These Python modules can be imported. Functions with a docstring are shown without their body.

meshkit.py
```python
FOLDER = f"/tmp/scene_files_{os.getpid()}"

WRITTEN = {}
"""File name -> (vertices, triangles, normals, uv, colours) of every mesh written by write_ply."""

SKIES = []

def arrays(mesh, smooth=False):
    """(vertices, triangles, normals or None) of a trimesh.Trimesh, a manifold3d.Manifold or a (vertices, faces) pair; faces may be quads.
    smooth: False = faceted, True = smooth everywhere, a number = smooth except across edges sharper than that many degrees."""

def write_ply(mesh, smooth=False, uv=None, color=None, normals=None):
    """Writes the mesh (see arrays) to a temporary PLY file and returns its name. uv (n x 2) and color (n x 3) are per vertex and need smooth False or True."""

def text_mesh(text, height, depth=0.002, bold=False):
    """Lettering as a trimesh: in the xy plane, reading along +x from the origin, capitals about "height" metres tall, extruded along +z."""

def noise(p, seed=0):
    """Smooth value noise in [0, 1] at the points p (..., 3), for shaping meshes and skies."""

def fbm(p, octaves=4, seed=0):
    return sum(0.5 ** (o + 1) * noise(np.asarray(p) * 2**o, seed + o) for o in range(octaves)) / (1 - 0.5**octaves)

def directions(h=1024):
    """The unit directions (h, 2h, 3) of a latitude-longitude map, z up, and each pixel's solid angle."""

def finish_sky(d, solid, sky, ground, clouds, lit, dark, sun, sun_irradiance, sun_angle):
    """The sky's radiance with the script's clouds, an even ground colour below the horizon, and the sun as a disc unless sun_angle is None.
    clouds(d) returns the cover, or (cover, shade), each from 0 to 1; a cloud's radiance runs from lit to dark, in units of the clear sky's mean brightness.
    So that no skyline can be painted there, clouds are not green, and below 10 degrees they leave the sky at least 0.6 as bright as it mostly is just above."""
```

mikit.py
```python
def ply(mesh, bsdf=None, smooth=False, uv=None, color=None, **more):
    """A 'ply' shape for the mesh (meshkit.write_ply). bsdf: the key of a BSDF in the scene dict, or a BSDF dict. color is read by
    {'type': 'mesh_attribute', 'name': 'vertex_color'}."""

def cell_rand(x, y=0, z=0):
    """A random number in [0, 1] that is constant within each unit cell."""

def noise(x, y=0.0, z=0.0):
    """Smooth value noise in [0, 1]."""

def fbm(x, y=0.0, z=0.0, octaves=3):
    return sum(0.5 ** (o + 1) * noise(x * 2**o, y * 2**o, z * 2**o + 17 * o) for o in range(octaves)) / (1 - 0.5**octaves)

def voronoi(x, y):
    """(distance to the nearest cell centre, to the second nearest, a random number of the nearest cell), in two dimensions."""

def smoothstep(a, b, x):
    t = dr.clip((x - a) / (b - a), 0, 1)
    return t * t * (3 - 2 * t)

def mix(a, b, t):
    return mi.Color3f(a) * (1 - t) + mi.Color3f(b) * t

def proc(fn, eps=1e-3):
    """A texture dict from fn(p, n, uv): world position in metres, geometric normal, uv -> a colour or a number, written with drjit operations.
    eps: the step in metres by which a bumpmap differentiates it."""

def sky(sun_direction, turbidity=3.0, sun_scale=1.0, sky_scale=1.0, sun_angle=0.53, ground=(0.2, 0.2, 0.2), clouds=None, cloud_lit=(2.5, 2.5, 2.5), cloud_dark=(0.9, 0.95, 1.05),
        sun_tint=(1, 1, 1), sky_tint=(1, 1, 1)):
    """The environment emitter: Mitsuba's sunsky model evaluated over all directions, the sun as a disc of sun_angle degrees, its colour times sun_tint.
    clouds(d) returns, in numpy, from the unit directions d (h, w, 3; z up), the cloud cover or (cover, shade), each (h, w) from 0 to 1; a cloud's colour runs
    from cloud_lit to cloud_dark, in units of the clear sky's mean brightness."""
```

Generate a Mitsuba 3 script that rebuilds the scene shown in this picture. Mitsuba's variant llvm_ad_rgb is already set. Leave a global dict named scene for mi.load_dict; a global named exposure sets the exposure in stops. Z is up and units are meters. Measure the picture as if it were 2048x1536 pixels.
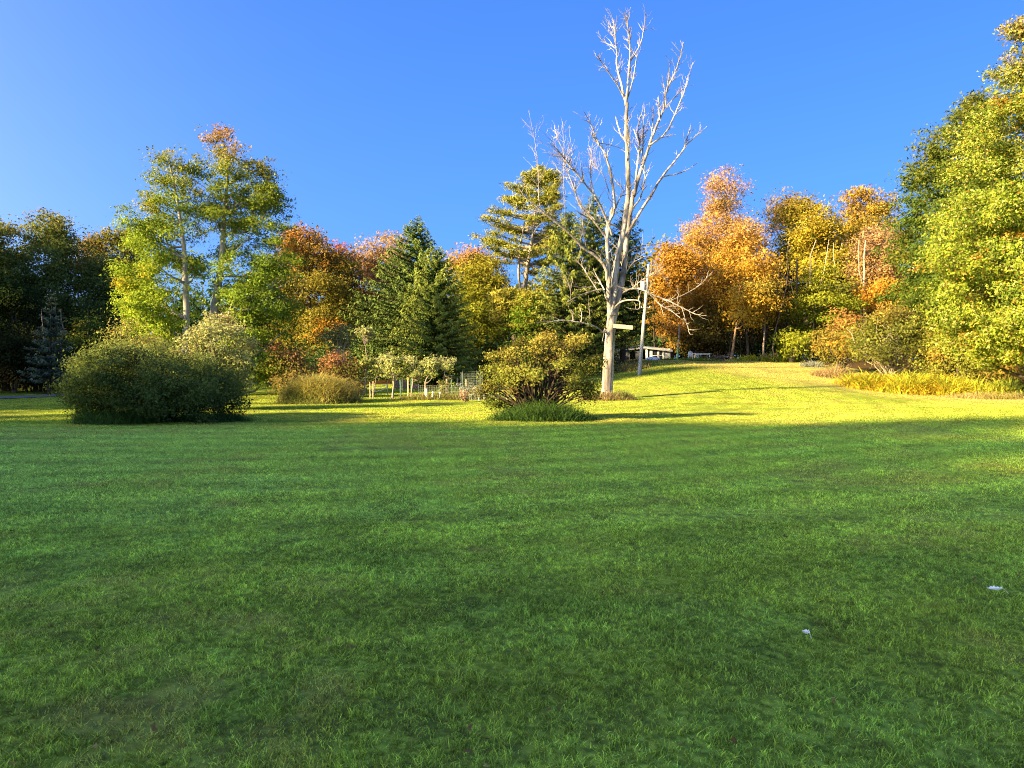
import math
import numpy as np, drjit as dr, mitsuba as mi, trimesh
import mikit, meshkit
from mikit import proc, noise, fbm, smoothstep, mix, cell_rand, voronoi, ply

T = mi.ScalarTransform4f
scene, labels = {}, {}

# ------------------------------------------------------------------ camera, sky, exposure
FOC, CAMZ = 1490.0, 1.65                      # focal length in pixels of a 2048 wide frame; eye height
PITCH = -math.atan(28 / FOC)
scene['camera'] = dict(type='perspective', fov=2 * math.degrees(math.atan(1024 / FOC)), fov_axis='x', near_clip=0.1, far_clip=5000.0,
                       to_world=T().look_at(origin=[0, 0, CAMZ], target=[0, math.cos(PITCH), CAMZ + math.sin(PITCH)], up=[0, 0, 1]))
SUN_AZ, SUN_EL = math.radians(62), math.radians(19.5)     # azimuth: to the left, from straight behind the camera
SUN = np.array([-math.sin(SUN_AZ) * math.cos(SUN_EL), -math.cos(SUN_AZ) * math.cos(SUN_EL), math.sin(SUN_EL)])
def sun_haze(d):
    """Thin haze low in the sky, thickest towards the sun."""
    el = np.degrees(np.arcsin(np.clip(d[..., 2], 0, 1)))
    side = (d[..., 0] * SUN[0] + d[..., 1] * SUN[1]) / np.maximum(np.hypot(d[..., 0], d[..., 1]) * np.hypot(SUN[0], SUN[1]), 1e-6)
    return np.exp(-el / 26) * (0.5 + 0.5 * side) ** 5


scene['sky'] = mikit.sky(SUN.tolist(), turbidity=6, sun_scale=0.64, sun_angle=2.4, sky_tint=(0.050, 0.114, 0.27), sun_tint=(0.92, 0.95, 0.80), ground=(0.10, 0.12, 0.05),
                         clouds=sun_haze, cloud_lit=(8.0, 7.8, 6.8))
exposure = 5.5


# ------------------------------------------------------------------ helpers
def at(px, py, Y):
    """The world point that stands at depth Y and shows at pixel (px, py) of the 2048 x 1536 photograph."""
    u, v = (px - 1024) / FOC, -(py - 768) / FOC
    d = np.array([u, math.cos(PITCH) - v * math.sin(PITCH), math.sin(PITCH) + v * math.cos(PITCH)])
    return np.array([0, 0, CAMZ]) + d * (Y / d[1])


def ss(a, b, x):
    t = np.clip((np.asarray(x, float) - a) / (b - a), 0, 1)
    return t * t * (3 - 2 * t)


def n2(x, y, s, seed=0):
    return meshkit.noise(np.stack([np.asarray(x) * s, np.asarray(y) * s, np.zeros_like(np.asarray(x, float)) + 0.5], -1), seed)


def terrain(x, y):
    x, y = np.asarray(x, float), np.asarray(y, float)
    hill = 2.75 * ss(32, 78, y - 0.35 * np.maximum(0, x - 14)) * (0.38 + 0.62 * ss(2, 14, x))
    left = -1.3 * ss(8, 45, -x) * ss(22, 60, y)
    bumps = 0.10 * (n2(x, y, 0.13, 1) - 0.5) + 0.05 * (n2(x, y, 0.5, 2) - 0.5) + 0.022 * (n2(x, y, 1.7, 3) - 0.5)
    return hill + left + bumps * ss(0, 6, np.hypot(x, y))


def ground_at(px, Y):
    X = (px - 1024) / FOC * Y
    return np.array([X, Y, float(terrain(X, Y))])


def key_of(name):
    if name not in scene and name not in labels:
        return name
    i = 1
    while f'{name}_{i:03d}' in scene or f'{name}_{i:03d}' in labels:
        i += 1
    return f'{name}_{i:03d}'


def thing(name, label, cat=None, group=None, kind=None):
    k = key_of(name)
    labels[k] = {'label': label}
    if cat: labels[k]['category'] = cat
    if group: labels[k]['group'] = group
    if kind: labels[k]['kind'] = kind
    return k


def part(parent, name, shape, label=None):
    k = key_of(f'{parent}__{name}')
    scene[k] = shape
    if label: labels[k] = {'label': label}
    return k


class MB:
    """Collects geometry with vertex colours."""
    def __init__(self): self.v, self.f, self.c, self.n = [], [], [], 0

    def add(self, v, f, c=(1, 1, 1)):
        v, f = np.asarray(v, float), np.asarray(f, int)
        if f.shape[1] == 4: f = np.vstack([f[:, [0, 1, 2]], f[:, [0, 2, 3]]])
        self.v.append(v); self.f.append(f + self.n); self.n += len(v)
        self.c.append(np.broadcast_to(np.asarray(c, float), v.shape))
        return self

    def tri(self): return sum(len(f) for f in self.f)

    def shape(self, bsdf, smooth=False, **more):
        return ply((np.vstack(self.v), np.vstack(self.f)), bsdf, smooth=smooth, color=np.vstack(self.c), **more)


def tube(points, radii, sides=6):
    p = np.asarray(points, float)
    t = np.gradient(p, axis=0)
    t /= np.linalg.norm(t, axis=1, keepdims=True) + 1e-12
    m = t.mean(0)
    ref = np.array([1.0, 0, 0]) if abs(m[2]) > 0.7 * np.linalg.norm(m) else np.array([0, 0, 1.0])
    a = np.cross(t, ref); a /= np.linalg.norm(a, axis=1, keepdims=True) + 1e-12
    b, ang = np.cross(t, a), np.arange(sides) * 2 * np.pi / sides
    r = np.broadcast_to(radii, (len(p),))
    v = (p[:, None] + r[:, None, None] * (np.cos(ang)[None, :, None] * a[:, None] + np.sin(ang)[None, :, None] * b[:, None])).reshape(-1, 3)
    i, j = np.meshgrid(np.arange(len(p) - 1), np.arange(sides), indexing='ij')
    q = np.stack([i * sides + j, i * sides + (j + 1) % sides, (i + 1) * sides + (j + 1) % sides, (i + 1) * sides + j], -1).reshape(-1, 4)
    f = np.vstack([q[:, [0, 2, 1]], q[:, [0, 3, 2]]])
    end = (len(p) - 1) * sides
    cap = np.array([[end, end + k, end + k + 1] for k in range(1, sides - 1)])
    return v, np.vstack([f, cap])


def spline(pts, n):
    """Catmull-Rom through the points (any number of columns)."""
    p = np.asarray(pts, float)
    if len(p) < 3:
        return p[0] + (p[-1] - p[0]) * np.linspace(0, 1, n)[:, None]
    q = np.vstack([2 * p[0] - p[1], p, 2 * p[-1] - p[-2]])
    s = np.linspace(0, len(p) - 1 - 1e-9, n); i = s.astype(int); t = (s - i)[:, None]
    a, b, c, d = q[i], q[i + 1], q[i + 2], q[i + 3]
    return 0.5 * (2 * b + (c - a) * t + (2 * a - 5 * b + 4 * c - d) * t ** 2 + (3 * b - a - 3 * c + d) * t ** 3)


def unit(v): return v / (np.linalg.norm(v, axis=-1, keepdims=True) + 1e-12)


def leaf_quads(P, N, D, L, W):
    """Leaves: centres P, normals N, long directions D (made tangent), lengths L, widths W."""
    D = unit(D - N * (D * N).sum(-1, keepdims=True)); S = np.cross(N, D)
    L, W = np.broadcast_to(L, (len(P),))[:, None] / 2, np.broadcast_to(W, (len(P),))[:, None] / 2
    v = np.stack([P - D * L + S * W, P - D * L - S * W, P + D * L], 1).reshape(-1, 3)
    return v, np.arange(len(P))[:, None] * 3 + [0, 1, 2]


def add_box(mb, c, size, col, rot=None):
    v = np.array([[x, y, z] for x in (-.5, .5) for y in (-.5, .5) for z in (-.5, .5)]) * size
    if rot is not None: v = v @ np.asarray(rot).T
    f = np.array([[0, 1, 3, 2], [4, 6, 7, 5], [0, 4, 5, 1], [2, 3, 7, 6], [0, 2, 6, 4], [1, 5, 7, 3]])
    return mb.add(v + np.asarray(c), f, col)


def rotz(a): c, s = math.cos(a), math.sin(a); return np.array([[c, -s, 0], [s, c, 0], [0, 0, 1.0]])
def roty(a): c, s = math.cos(a), math.sin(a); return np.array([[c, 0, s], [0, 1, 0], [-s, 0, c]])


# ------------------------------------------------------------------ materials
VC = {'type': 'mesh_attribute', 'name': 'vertex_color'}
scene['leaf_mat'] = dict(type='principledthin', base_color=VC, roughness=0.55, diff_trans=0.75, spec_trans=0.0, eta=1.4)
scene['needle_mat'] = dict(type='principledthin', base_color=VC, roughness=0.6, diff_trans=0.35, spec_trans=0.0, eta=1.4)
scene['bark_mat'] = dict(type='twosided', bsdf=dict(type='diffuse', reflectance=VC))
scene['paint_mat'] = dict(type='twosided', bsdf=dict(type='principled', base_color=VC, roughness=0.5))


def lawn_rgb(x, y):
    """The sward's colour: greener and yellower patches, clover, dry thatch, mower passes, painted shade lift."""
    big = fbm(x * 0.09 + 3, y * 0.09 + 7, 0.0, 3)
    mid = fbm(x * 0.55 + 11, y * 0.55, 0.0, 3)
    fine = fbm(x * 3.1, y * 3.1 + 9, 0.0, 3)
    g = mix((0.360, 0.465, 0.062), (0.440, 0.530, 0.062), smoothstep(0.25, 0.75, mid * 0.5 + fine * 0.5))
    g = mix(g, mi.Color3f(0.265, 0.430, 0.070), smoothstep(0.52, 0.68, fbm(x * 0.8 + 31, y * 0.8 + 5, 0.0, 3)) * 0.25)
    stripe = 0.5 + 0.5 * dr.sin(dr.sqrt(dr.square(x + 9) + dr.square((y - 46) * 0.9)) * 4.6 + 2.5 * mid)
    shade_lift = smoothstep(5.0, 12.0, y + 3 * mid) * (1 - smoothstep(22.0, 27.0, y + 4 * big))      # lifts the shaded middle of the lawn: brightening painted into the grass colour
    g = g * (0.86 + 0.46 * shade_lift - 0.10 * smoothstep(24.0, 30.0, y))  # raised in the shaded band, toned down on the sunlit turf beyond
    g = mix(g, mi.Color3f(0.40, 0.56, 0.16), shade_lift * smoothstep(2.0, -12.0, x) * 0.45)
    g = g * (0.89 + 0.22 * stripe) * (0.74 + 0.62 * smoothstep(0.25, 0.75, fbm(x * 31.0, y * 31.0, 2.0, 2))) * (0.84 + 0.34 * fbm(x * 4.0, y * 4.0, 5.0, 2))
    dry = smoothstep(0.50, 0.72, mid * 0.55 + fine * 0.45 + 0.18 * (big - 0.5))
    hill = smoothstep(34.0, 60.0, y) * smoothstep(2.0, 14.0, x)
    edge = smoothstep(0.0, 7.0, x - (13.0 + (56.0 - y) * 0.35)) * smoothstep(30.0, 36.0, y)
    g = mix(g, mi.Color3f(0.50, 0.43, 0.11), dry * 0.5)
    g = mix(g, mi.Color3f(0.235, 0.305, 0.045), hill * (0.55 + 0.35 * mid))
    g = mix(g, mi.Color3f(0.52, 0.42, 0.15), edge * (0.35 + 0.5 * fine))
    return g


def ground_fn(p, n, uv):
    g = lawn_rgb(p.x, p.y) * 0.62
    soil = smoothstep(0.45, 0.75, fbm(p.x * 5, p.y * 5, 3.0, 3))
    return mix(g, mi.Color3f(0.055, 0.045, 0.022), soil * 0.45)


def blade_fn(p, n, uv):
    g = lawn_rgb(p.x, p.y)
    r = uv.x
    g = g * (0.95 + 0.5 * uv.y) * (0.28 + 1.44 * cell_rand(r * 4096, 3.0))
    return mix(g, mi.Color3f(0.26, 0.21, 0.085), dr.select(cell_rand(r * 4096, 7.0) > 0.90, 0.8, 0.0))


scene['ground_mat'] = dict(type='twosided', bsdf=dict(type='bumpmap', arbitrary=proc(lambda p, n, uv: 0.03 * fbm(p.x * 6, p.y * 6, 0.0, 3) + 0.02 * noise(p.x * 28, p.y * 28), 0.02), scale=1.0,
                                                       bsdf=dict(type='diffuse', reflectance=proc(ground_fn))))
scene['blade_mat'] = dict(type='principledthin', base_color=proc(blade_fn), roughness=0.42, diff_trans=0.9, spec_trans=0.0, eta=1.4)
scene['litter_mat'] = dict(type='twosided', bsdf=dict(type='diffuse', reflectance=proc(lambda p, n, uv: mix((0.035, 0.028, 0.016), (0.13, 0.08, 0.035), fbm(p.x * 2, p.y * 2, 0.0, 4)) * (0.6 + 0.8 * noise(p.x * 9, p.y * 9)))))
scene['road_mat'] = dict(type='twosided', bsdf=dict(type='diffuse', reflectance=proc(lambda p, n, uv: mi.Color3f(0.13, 0.14, 0.15) * (0.75 + 0.5 * fbm(p.x * 3, p.y * 3, 0.0, 3)))))


def dead_bark(p, n, uv):
    s = fbm(p.x * 9, p.y * 9, p.z * 1.2, 3)
    d = fbm(p.x * 2.2, p.y * 2.2, p.z * 0.7 + 4, 3)
    c = mix((0.14, 0.122, 0.110), (0.38, 0.338, 0.308), smoothstep(0.25, 0.7, d))
    c = c * (0.58 + 0.62 * smoothstep(0.3, 0.7, s))
    return mix(c, mi.Color3f(0.075, 0.055, 0.045), smoothstep(0.66, 0.78, fbm(p.x * 4, p.y * 4, p.z * 2.5, 3)) * 0.7)


scene['dead_bark_mat'] = dict(type='twosided', bsdf=dict(type='bumpmap', arbitrary=proc(lambda p, n, uv: 0.03 * fbm(p.x * 11, p.y * 11, p.z * 1.5, 3), 0.01), scale=1.0,
                                                          bsdf=dict(type='principled', base_color=proc(dead_bark), roughness=0.85)))


# ------------------------------------------------------------------ the ground
def sheet(xs, ys, dz=0.0, keep=None):
    X, Y = np.meshgrid(xs, ys)
    v = np.stack([X, Y, terrain(X, Y) + dz], -1).reshape(-1, 3)
    nx, ny = len(xs), len(ys)
    i, j = np.meshgrid(np.arange(ny - 1), np.arange(nx - 1), indexing='ij')
    q = np.stack([i * nx + j, i * nx + j + 1, (i + 1) * nx + j + 1, (i + 1) * nx + j], -1).reshape(-1, 4)
    if keep is not None:
        c = v[q].mean(1)
        q = q[keep(c[:, 0], c[:, 1])]
        used, inv = np.unique(q, return_inverse=True)
        v, q = v[used], inv.reshape(-1, 4)
    return v, q


xs = np.unique(np.concatenate([np.arange(-40, 42, 0.6), np.linspace(-900, -40, 40), np.linspace(42, 900, 40)]))
ys = np.unique(np.concatenate([np.arange(-6, 84, 0.6), np.linspace(-400, -6, 24), np.linspace(84, 1500, 50)]))
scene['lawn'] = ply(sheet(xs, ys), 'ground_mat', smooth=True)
labels['lawn'] = {'label': 'mown lawn rising to a low hill', 'kind': 'structure'}

# where the wood begins: y of its edge over x
EDGE = np.array([[-90, 62], [-45, 63], [-30, 66], [-20, 62], [-12, 57], [-4, 55], [4, 60], [9, 66], [13, 74], [22, 76], [29, 72], [31, 52], [36, 50], [70, 46]], float)
def wood_edge(x): return np.interp(x, EDGE[:, 0], EDGE[:, 1])


scene['forest_floor'] = ply(sheet(np.arange(-120, 120, 1.0), np.arange(45, 200, 1.0), 0.03, lambda x, y: y > wood_edge(x) + 1.5 * (n2(x, y, 0.4, 9) - 0.5)), 'litter_mat', smooth=True)
labels['forest_floor'] = {'label': 'dark leaf-strewn forest floor behind the lawn', 'kind': 'structure'}


def road_strip():
    c = spline([(-110, 46), (-60, 54), (-40, 58.5), (-26, 63), (-12, 72), (0, 90)], 60)
    t = unit(np.gradient(c, axis=0)); s = np.stack([-t[:, 1], t[:, 0]], -1)
    w = np.linspace(-2.0, 2.0, 5)
    P = c[:, None] + s[:, None] * w[None, :, None]
    z = terrain(P[..., 0], P[..., 1]) + 0.06
    v = np.concatenate([P, z[..., None]], -1).reshape(-1, 3)
    i, j = np.meshgrid(np.arange(59), np.arange(4), indexing='ij')
    return v, np.stack([i * 5 + j, i * 5 + j + 1, (i + 1) * 5 + j + 1, (i + 1) * 5 + j], -1).reshape(-1, 4)


scene['road'] = ply(road_strip(), 'road_mat', smooth=True)
labels['road'] = {'label': 'grey road along the edge of the dark wood', 'kind': 'structure'}


# ------------------------------------------------------------------ grass
def grass_tile(size, count, hmin, hmax, w, seed, segs):
    r = np.random.default_rng(seed)
    tx, ty = r.random(count) * size - size / 2, r.random(count) * size - size / 2
    clump = meshkit.noise(np.stack([tx * 13, ty * 13, tx * 0 + seed], -1))
    h = (hmin + (hmax - hmin) * r.random(count)) * (0.55 + 0.9 * clump)
    gap = meshkit.fbm(np.stack([tx * 24, ty * 24, tx * 0 + seed + .5], -1), 2, seed)
    h = h * np.clip((gap - .28) / .2, .2, 1)
    a = r.random(count) * 2 * np.pi
    lean = (0.25 + 1.1 * r.random(count)) * h
    b = r.random(count) * 2 * np.pi
    S = np.stack([np.cos(a), np.sin(a), a * 0], -1) * (w * (0.6 + 0.8 * r.random(count)))[:, None] / 2
    Ld = np.stack([np.cos(b), np.sin(b), b * 0], -1) * lean[:, None]
    B = np.stack([tx, ty, tx * 0 - 0.008], -1); up = np.array([0, 0, 1.0]) * h[:, None]
    rows, hh = [], []
    for k in range(segs):
        f = k / segs
        c = B + up * f * (1.15 - 0.15 * f) + Ld * f ** 2
        rows += [c - S * (1 - 0.35 * f), c + S * (1 - 0.35 * f)]; hh += [f, f]
    rows.append(B + up + Ld); hh.append(1.0)
    m = len(rows)
    v = np.stack(rows, 1).reshape(-1, 3)
    uv = np.stack([np.repeat(r.random(count), m), np.tile(hh, count)], -1)
    f = []
    for k in range(segs - 1): f += [[2 * k, 2 * k + 1, 2 * k + 3], [2 * k, 2 * k + 3, 2 * k + 2]]
    f.append([2 * segs - 2, 2 * segs - 1, 2 * segs])
    F = (np.arange(count)[:, None, None] * m + np.array(f)[None]).reshape(-1, 3)
    return ply((v, F), 'blade_mat', uv=uv)


GR = 0


def place_grass(size, variants, ok, tag):
    global GR
    r = np.random.default_rng(int(size * 100))
    for i, g in enumerate(variants):
        scene[f'{tag}_{i}'] = {'type': 'shapegroup', 'blades': g}
    for x in np.arange(-60, 70, size):
        for y in np.arange(0, 84, size):
            cx, cy = x + size / 2, y + size / 2
            if not ok(cx, cy, size): continue
            e = 0.3
            gx, gy = (terrain(cx + e, cy) - terrain(cx - e, cy)) / (2 * e), (terrain(cx, cy + e) - terrain(cx, cy - e)) / (2 * e)
            M = np.eye(4); a = r.integers(4) * math.pi / 2
            Rz = rotz(a); Sh = np.eye(3); Sh[2, 0], Sh[2, 1] = gx, gy
            M[:3, :3] = Sh @ Rz; M[:3, 3] = [cx, cy, float(terrain(cx, cy))]
            GR += 1
            scene[f'lawn_grass__{GR:03d}'] = {'type': 'instance', 'to_world': T(M.tolist()), 'group': {'type': 'ref', 'id': f'{tag}_{r.integers(len(variants))}'}}


def inview(x, y, m): return y > 1.5 and abs(x) < 0.70 * y + m
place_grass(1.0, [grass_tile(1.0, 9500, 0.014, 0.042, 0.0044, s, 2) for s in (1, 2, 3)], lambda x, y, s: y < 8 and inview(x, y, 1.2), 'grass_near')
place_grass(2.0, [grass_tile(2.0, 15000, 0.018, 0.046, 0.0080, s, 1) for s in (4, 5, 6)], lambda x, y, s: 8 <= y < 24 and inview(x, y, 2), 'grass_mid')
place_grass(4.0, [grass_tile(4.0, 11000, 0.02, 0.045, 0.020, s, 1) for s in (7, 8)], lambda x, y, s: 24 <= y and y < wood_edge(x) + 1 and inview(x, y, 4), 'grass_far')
labels['lawn_grass'] = {'label': 'short mown grass covering the lawn', 'category': 'grass', 'kind': 'stuff'}


def leaf_litter():
    r = np.random.default_rng(21); n = 420
    y = 2.6 + 24 * r.random(n) ** 1.6; x = (r.random(n) * 2 - 1) * (0.7 * y + .5)
    P = np.stack([x, y, terrain(x, y) + .035 + .012 * r.random(n)], -1)
    N = r.normal(size=(n, 3)) * .4 + [0, 0, 1.]; N /= np.linalg.norm(N, axis=1, keepdims=True)
    D = r.normal(size=(n, 3)); L = .018 + .028 * r.random(n)
    v, f = leaf_quads(P, N, D, L, L * .6)
    v[::3, 2] += .006
    v2, f2 = leaf_quads(P - (D - N * (D * N).sum(-1, keepdims=True)) * 0, N, -D, L * .7, L * .6); v, f = np.vstack([v, v2]), np.vstack([f, f2 + len(v)])
    cols = np.array([(.30, .20, .07), (.20, .12, .05), (.36, .28, .10), (.26, .16, .06)])[r.integers(4, size=n)] * (.6 + .7 * r.random(n))[:, None]
    scene['leaf_litter'] = MB().add(v, f, np.vstack([np.repeat(cols, 3, 0)] * 2)).shape('leaf_mat')
    labels['leaf_litter'] = {'label': 'scattered small brown leaves lying in the mown grass', 'category': 'leaves', 'kind': 'stuff'}


leaf_litter()


# ------------------------------------------------------------------ foliage
def ramp(h, stops):
    hs = [s[0] for s in stops]; cs = np.array([s[1] for s in stops], float)
    return np.stack([np.interp(h, hs, cs[:, k]) for k in range(3)], -1)


GREEN, DKGREEN, OLIVE, LIME = (0.060, 0.105, 0.018), (0.028, 0.055, 0.016), (0.110, 0.125, 0.022), (0.15, 0.21, 0.025)
YELLOW, GOLD, ORANGE, RUST, RED, PINK = (0.40, 0.33, 0.035), (0.42, 0.28, 0.03), (0.44, 0.23, 0.035), (0.32, 0.16, 0.045), (0.40, 0.11, 0.04), (0.42, 0.27, 0.13)
BARK, PALEBARK, DARKBARK = (0.13, 0.105, 0.085), (0.30, 0.27, 0.23), (0.055, 0.045, 0.036)


def envelope(outline, Y):
    """[(py, pxl, pxr)] at depth Y -> arrays z, xl, xr in metres, from the bottom up."""
    o = sorted(outline, key=lambda a: -a[0])
    z = np.array([at(1024, a[0], Y)[2] for a in o])
    return z, np.array([(a[1] - 1024) / FOC * Y for a in o]), np.array([(a[2] - 1024) / FOC * Y for a in o])


def clusters(outline, Y, n, r, shell=0.55, gap=0.35, lump=2.2, deep=1.0, hollow=None, rb=None):
    """Centres of leaf clumps inside the solid whose outline is given; n1 its own lumpiness."""
    z, xl, xr = envelope(outline, Y)
    wz = np.linspace(z[0], z[-1], 200)
    a, b = np.interp(wz, z, xl), np.interp(wz, z, xr)
    w = np.maximum(b - a, 0.05) ** 1.1; w /= w.sum()
    out = np.zeros((0, 3)); seed = int(r.integers(1e6))
    sub = 9 if n > 40 else 4
    big = rb or 0.021 * Y
    for _ in range(14):
        m = max(4, n // 3)
        zi = r.choice(len(wz), m, p=w); zz = wz[zi] + (r.random(m) - 0.5) * (wz[1] - wz[0])
        ang, rad = r.random(m) * 2 * np.pi, r.random(m) ** shell
        cx, hw = (a[zi] + b[zi]) / 2, (b[zi] - a[zi]) / 2
        inn = np.maximum(hw - 0.32 * big, 0.5 * hw)
        P = np.stack([cx + inn * rad * np.cos(ang), Y + hw * deep * rad * np.sin(ang), zz], -1)
        P = P[meshkit.fbm(P / lump, 3, seed) > gap]
        P = np.repeat(P, sub, 0)
        u = unit(r.normal(size=(len(P), 3)) + np.array([0, 0, 0.35])) * (r.random(len(P)) ** 0.45)[:, None]
        P = P + u * np.array([1, 1, 0.62]) * big * np.repeat(0.6 + 0.7 * r.random(len(P) // sub), sub)[:, None]
        if hollow is not None: P = P[~hollow(P)]
        out = np.vstack([out, P])
        if len(out) >= n: break
    return out[:n]


def leaves_on(mb, C, rc, per, size, stops, alts, r, z0, z1, centre, flat=0.6, jitter=0.35, clump_scale=1.5, hnoise=0.55):
    """A clump of leaves round every centre; colour by height, by clump and leaf by leaf."""
    n = len(C) * per
    c = np.repeat(C, per, 0)
    rr = np.repeat(rc * (0.6 + 0.8 * r.random(len(C))), per)
    off = np.clip(r.normal(size=(n, 3)) * 0.55, -.9, .9); off[:, 2] *= flat
    P = c + off * rr[:, None]
    outw = unit(P - centre); outw[:, 2] *= 0.4
    N = unit(outw * 0.7 + np.array([0, 0, 0.35]) + r.normal(size=(n, 3)) * 0.55)
    D = unit(outw + r.normal(size=(n, 3)) * 0.9 + np.array([0, 0, -0.35]))
    s = size * (0.5 + 1.0 * r.random(n))
    v, f = leaf_quads(P, N, D, s, s * 0.62)
    sd = int(r.integers(1e6))
    cn = meshkit.fbm(C / clump_scale, 2, sd)
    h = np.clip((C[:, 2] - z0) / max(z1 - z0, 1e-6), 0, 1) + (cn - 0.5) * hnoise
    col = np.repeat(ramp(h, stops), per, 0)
    for rgb, share, by_clump in alts:
        if by_clump:
            q = meshkit.fbm(C / clump_scale + 31.7, 2, sd + 5)
            th = np.quantile(q, 1 - share)
            k = np.repeat(np.clip((q - th) / 0.08, 0, 1) * 0.85, per)
        else:
            k = (r.random(n) < share) * 0.85
        col = col * (1 - k[:, None]) + np.array(rgb) * k[:, None]
    col = col * (1 + jitter * (r.random(n) * 2 - 1))[:, None] * (1 + 0.25 * (np.repeat(r.random(len(C)), per) * 2 - 1))[:, None]
    mb.add(v, f, np.repeat(np.clip(col, 0.004, 0.75), 3, 0))


def bark_cols(v, col, seed, scale=3.0):
    k = 0.65 + 0.7 * meshkit.fbm(v * [scale, scale, scale * 0.6], 2, seed)
    return np.array(col) * k[:, None]


def limbs_to(mb, axis, C, n, r, r0, col, up=0.3, sides=4, stems=None):
    """Boughs from the trunk's axis (points with radius) to some of the clump centres."""
    if not len(C): return
    for c in C[r.choice(len(C), min(n, len(C)), replace=False)]:
        if stems is None:
            d = np.linalg.norm((axis[:, :2] - c[:2]), axis=1)
            want = c[2] - 0.55 * d
            i = int(np.argmin(np.abs(axis[:, 2] - want) + 0 * d))
            s, rs = axis[i, :3], min(axis[i, 3] * 0.5, r0 * 0.35)
        else:
            k = r.integers(len(stems)); s, rs = stems[k][:3], stems[k][3]
        L = np.linalg.norm(c - s)
        m = (s + c) / 2 + r.normal(size=3) * 0.07 * L + np.array([0, 0, -up * 0.25 * L if stems is None else 0.08 * L])
        P = spline([s, m, c], 7)
        P[1:-1] += r.normal(size=(5, 3)) * 0.018 * L
        v, f = tube(P, np.linspace(rs, 0.012, 7), sides)
        mb.add(v, f, bark_cols(v, col, int(r.integers(1e6))))


TRI = {}


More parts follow.
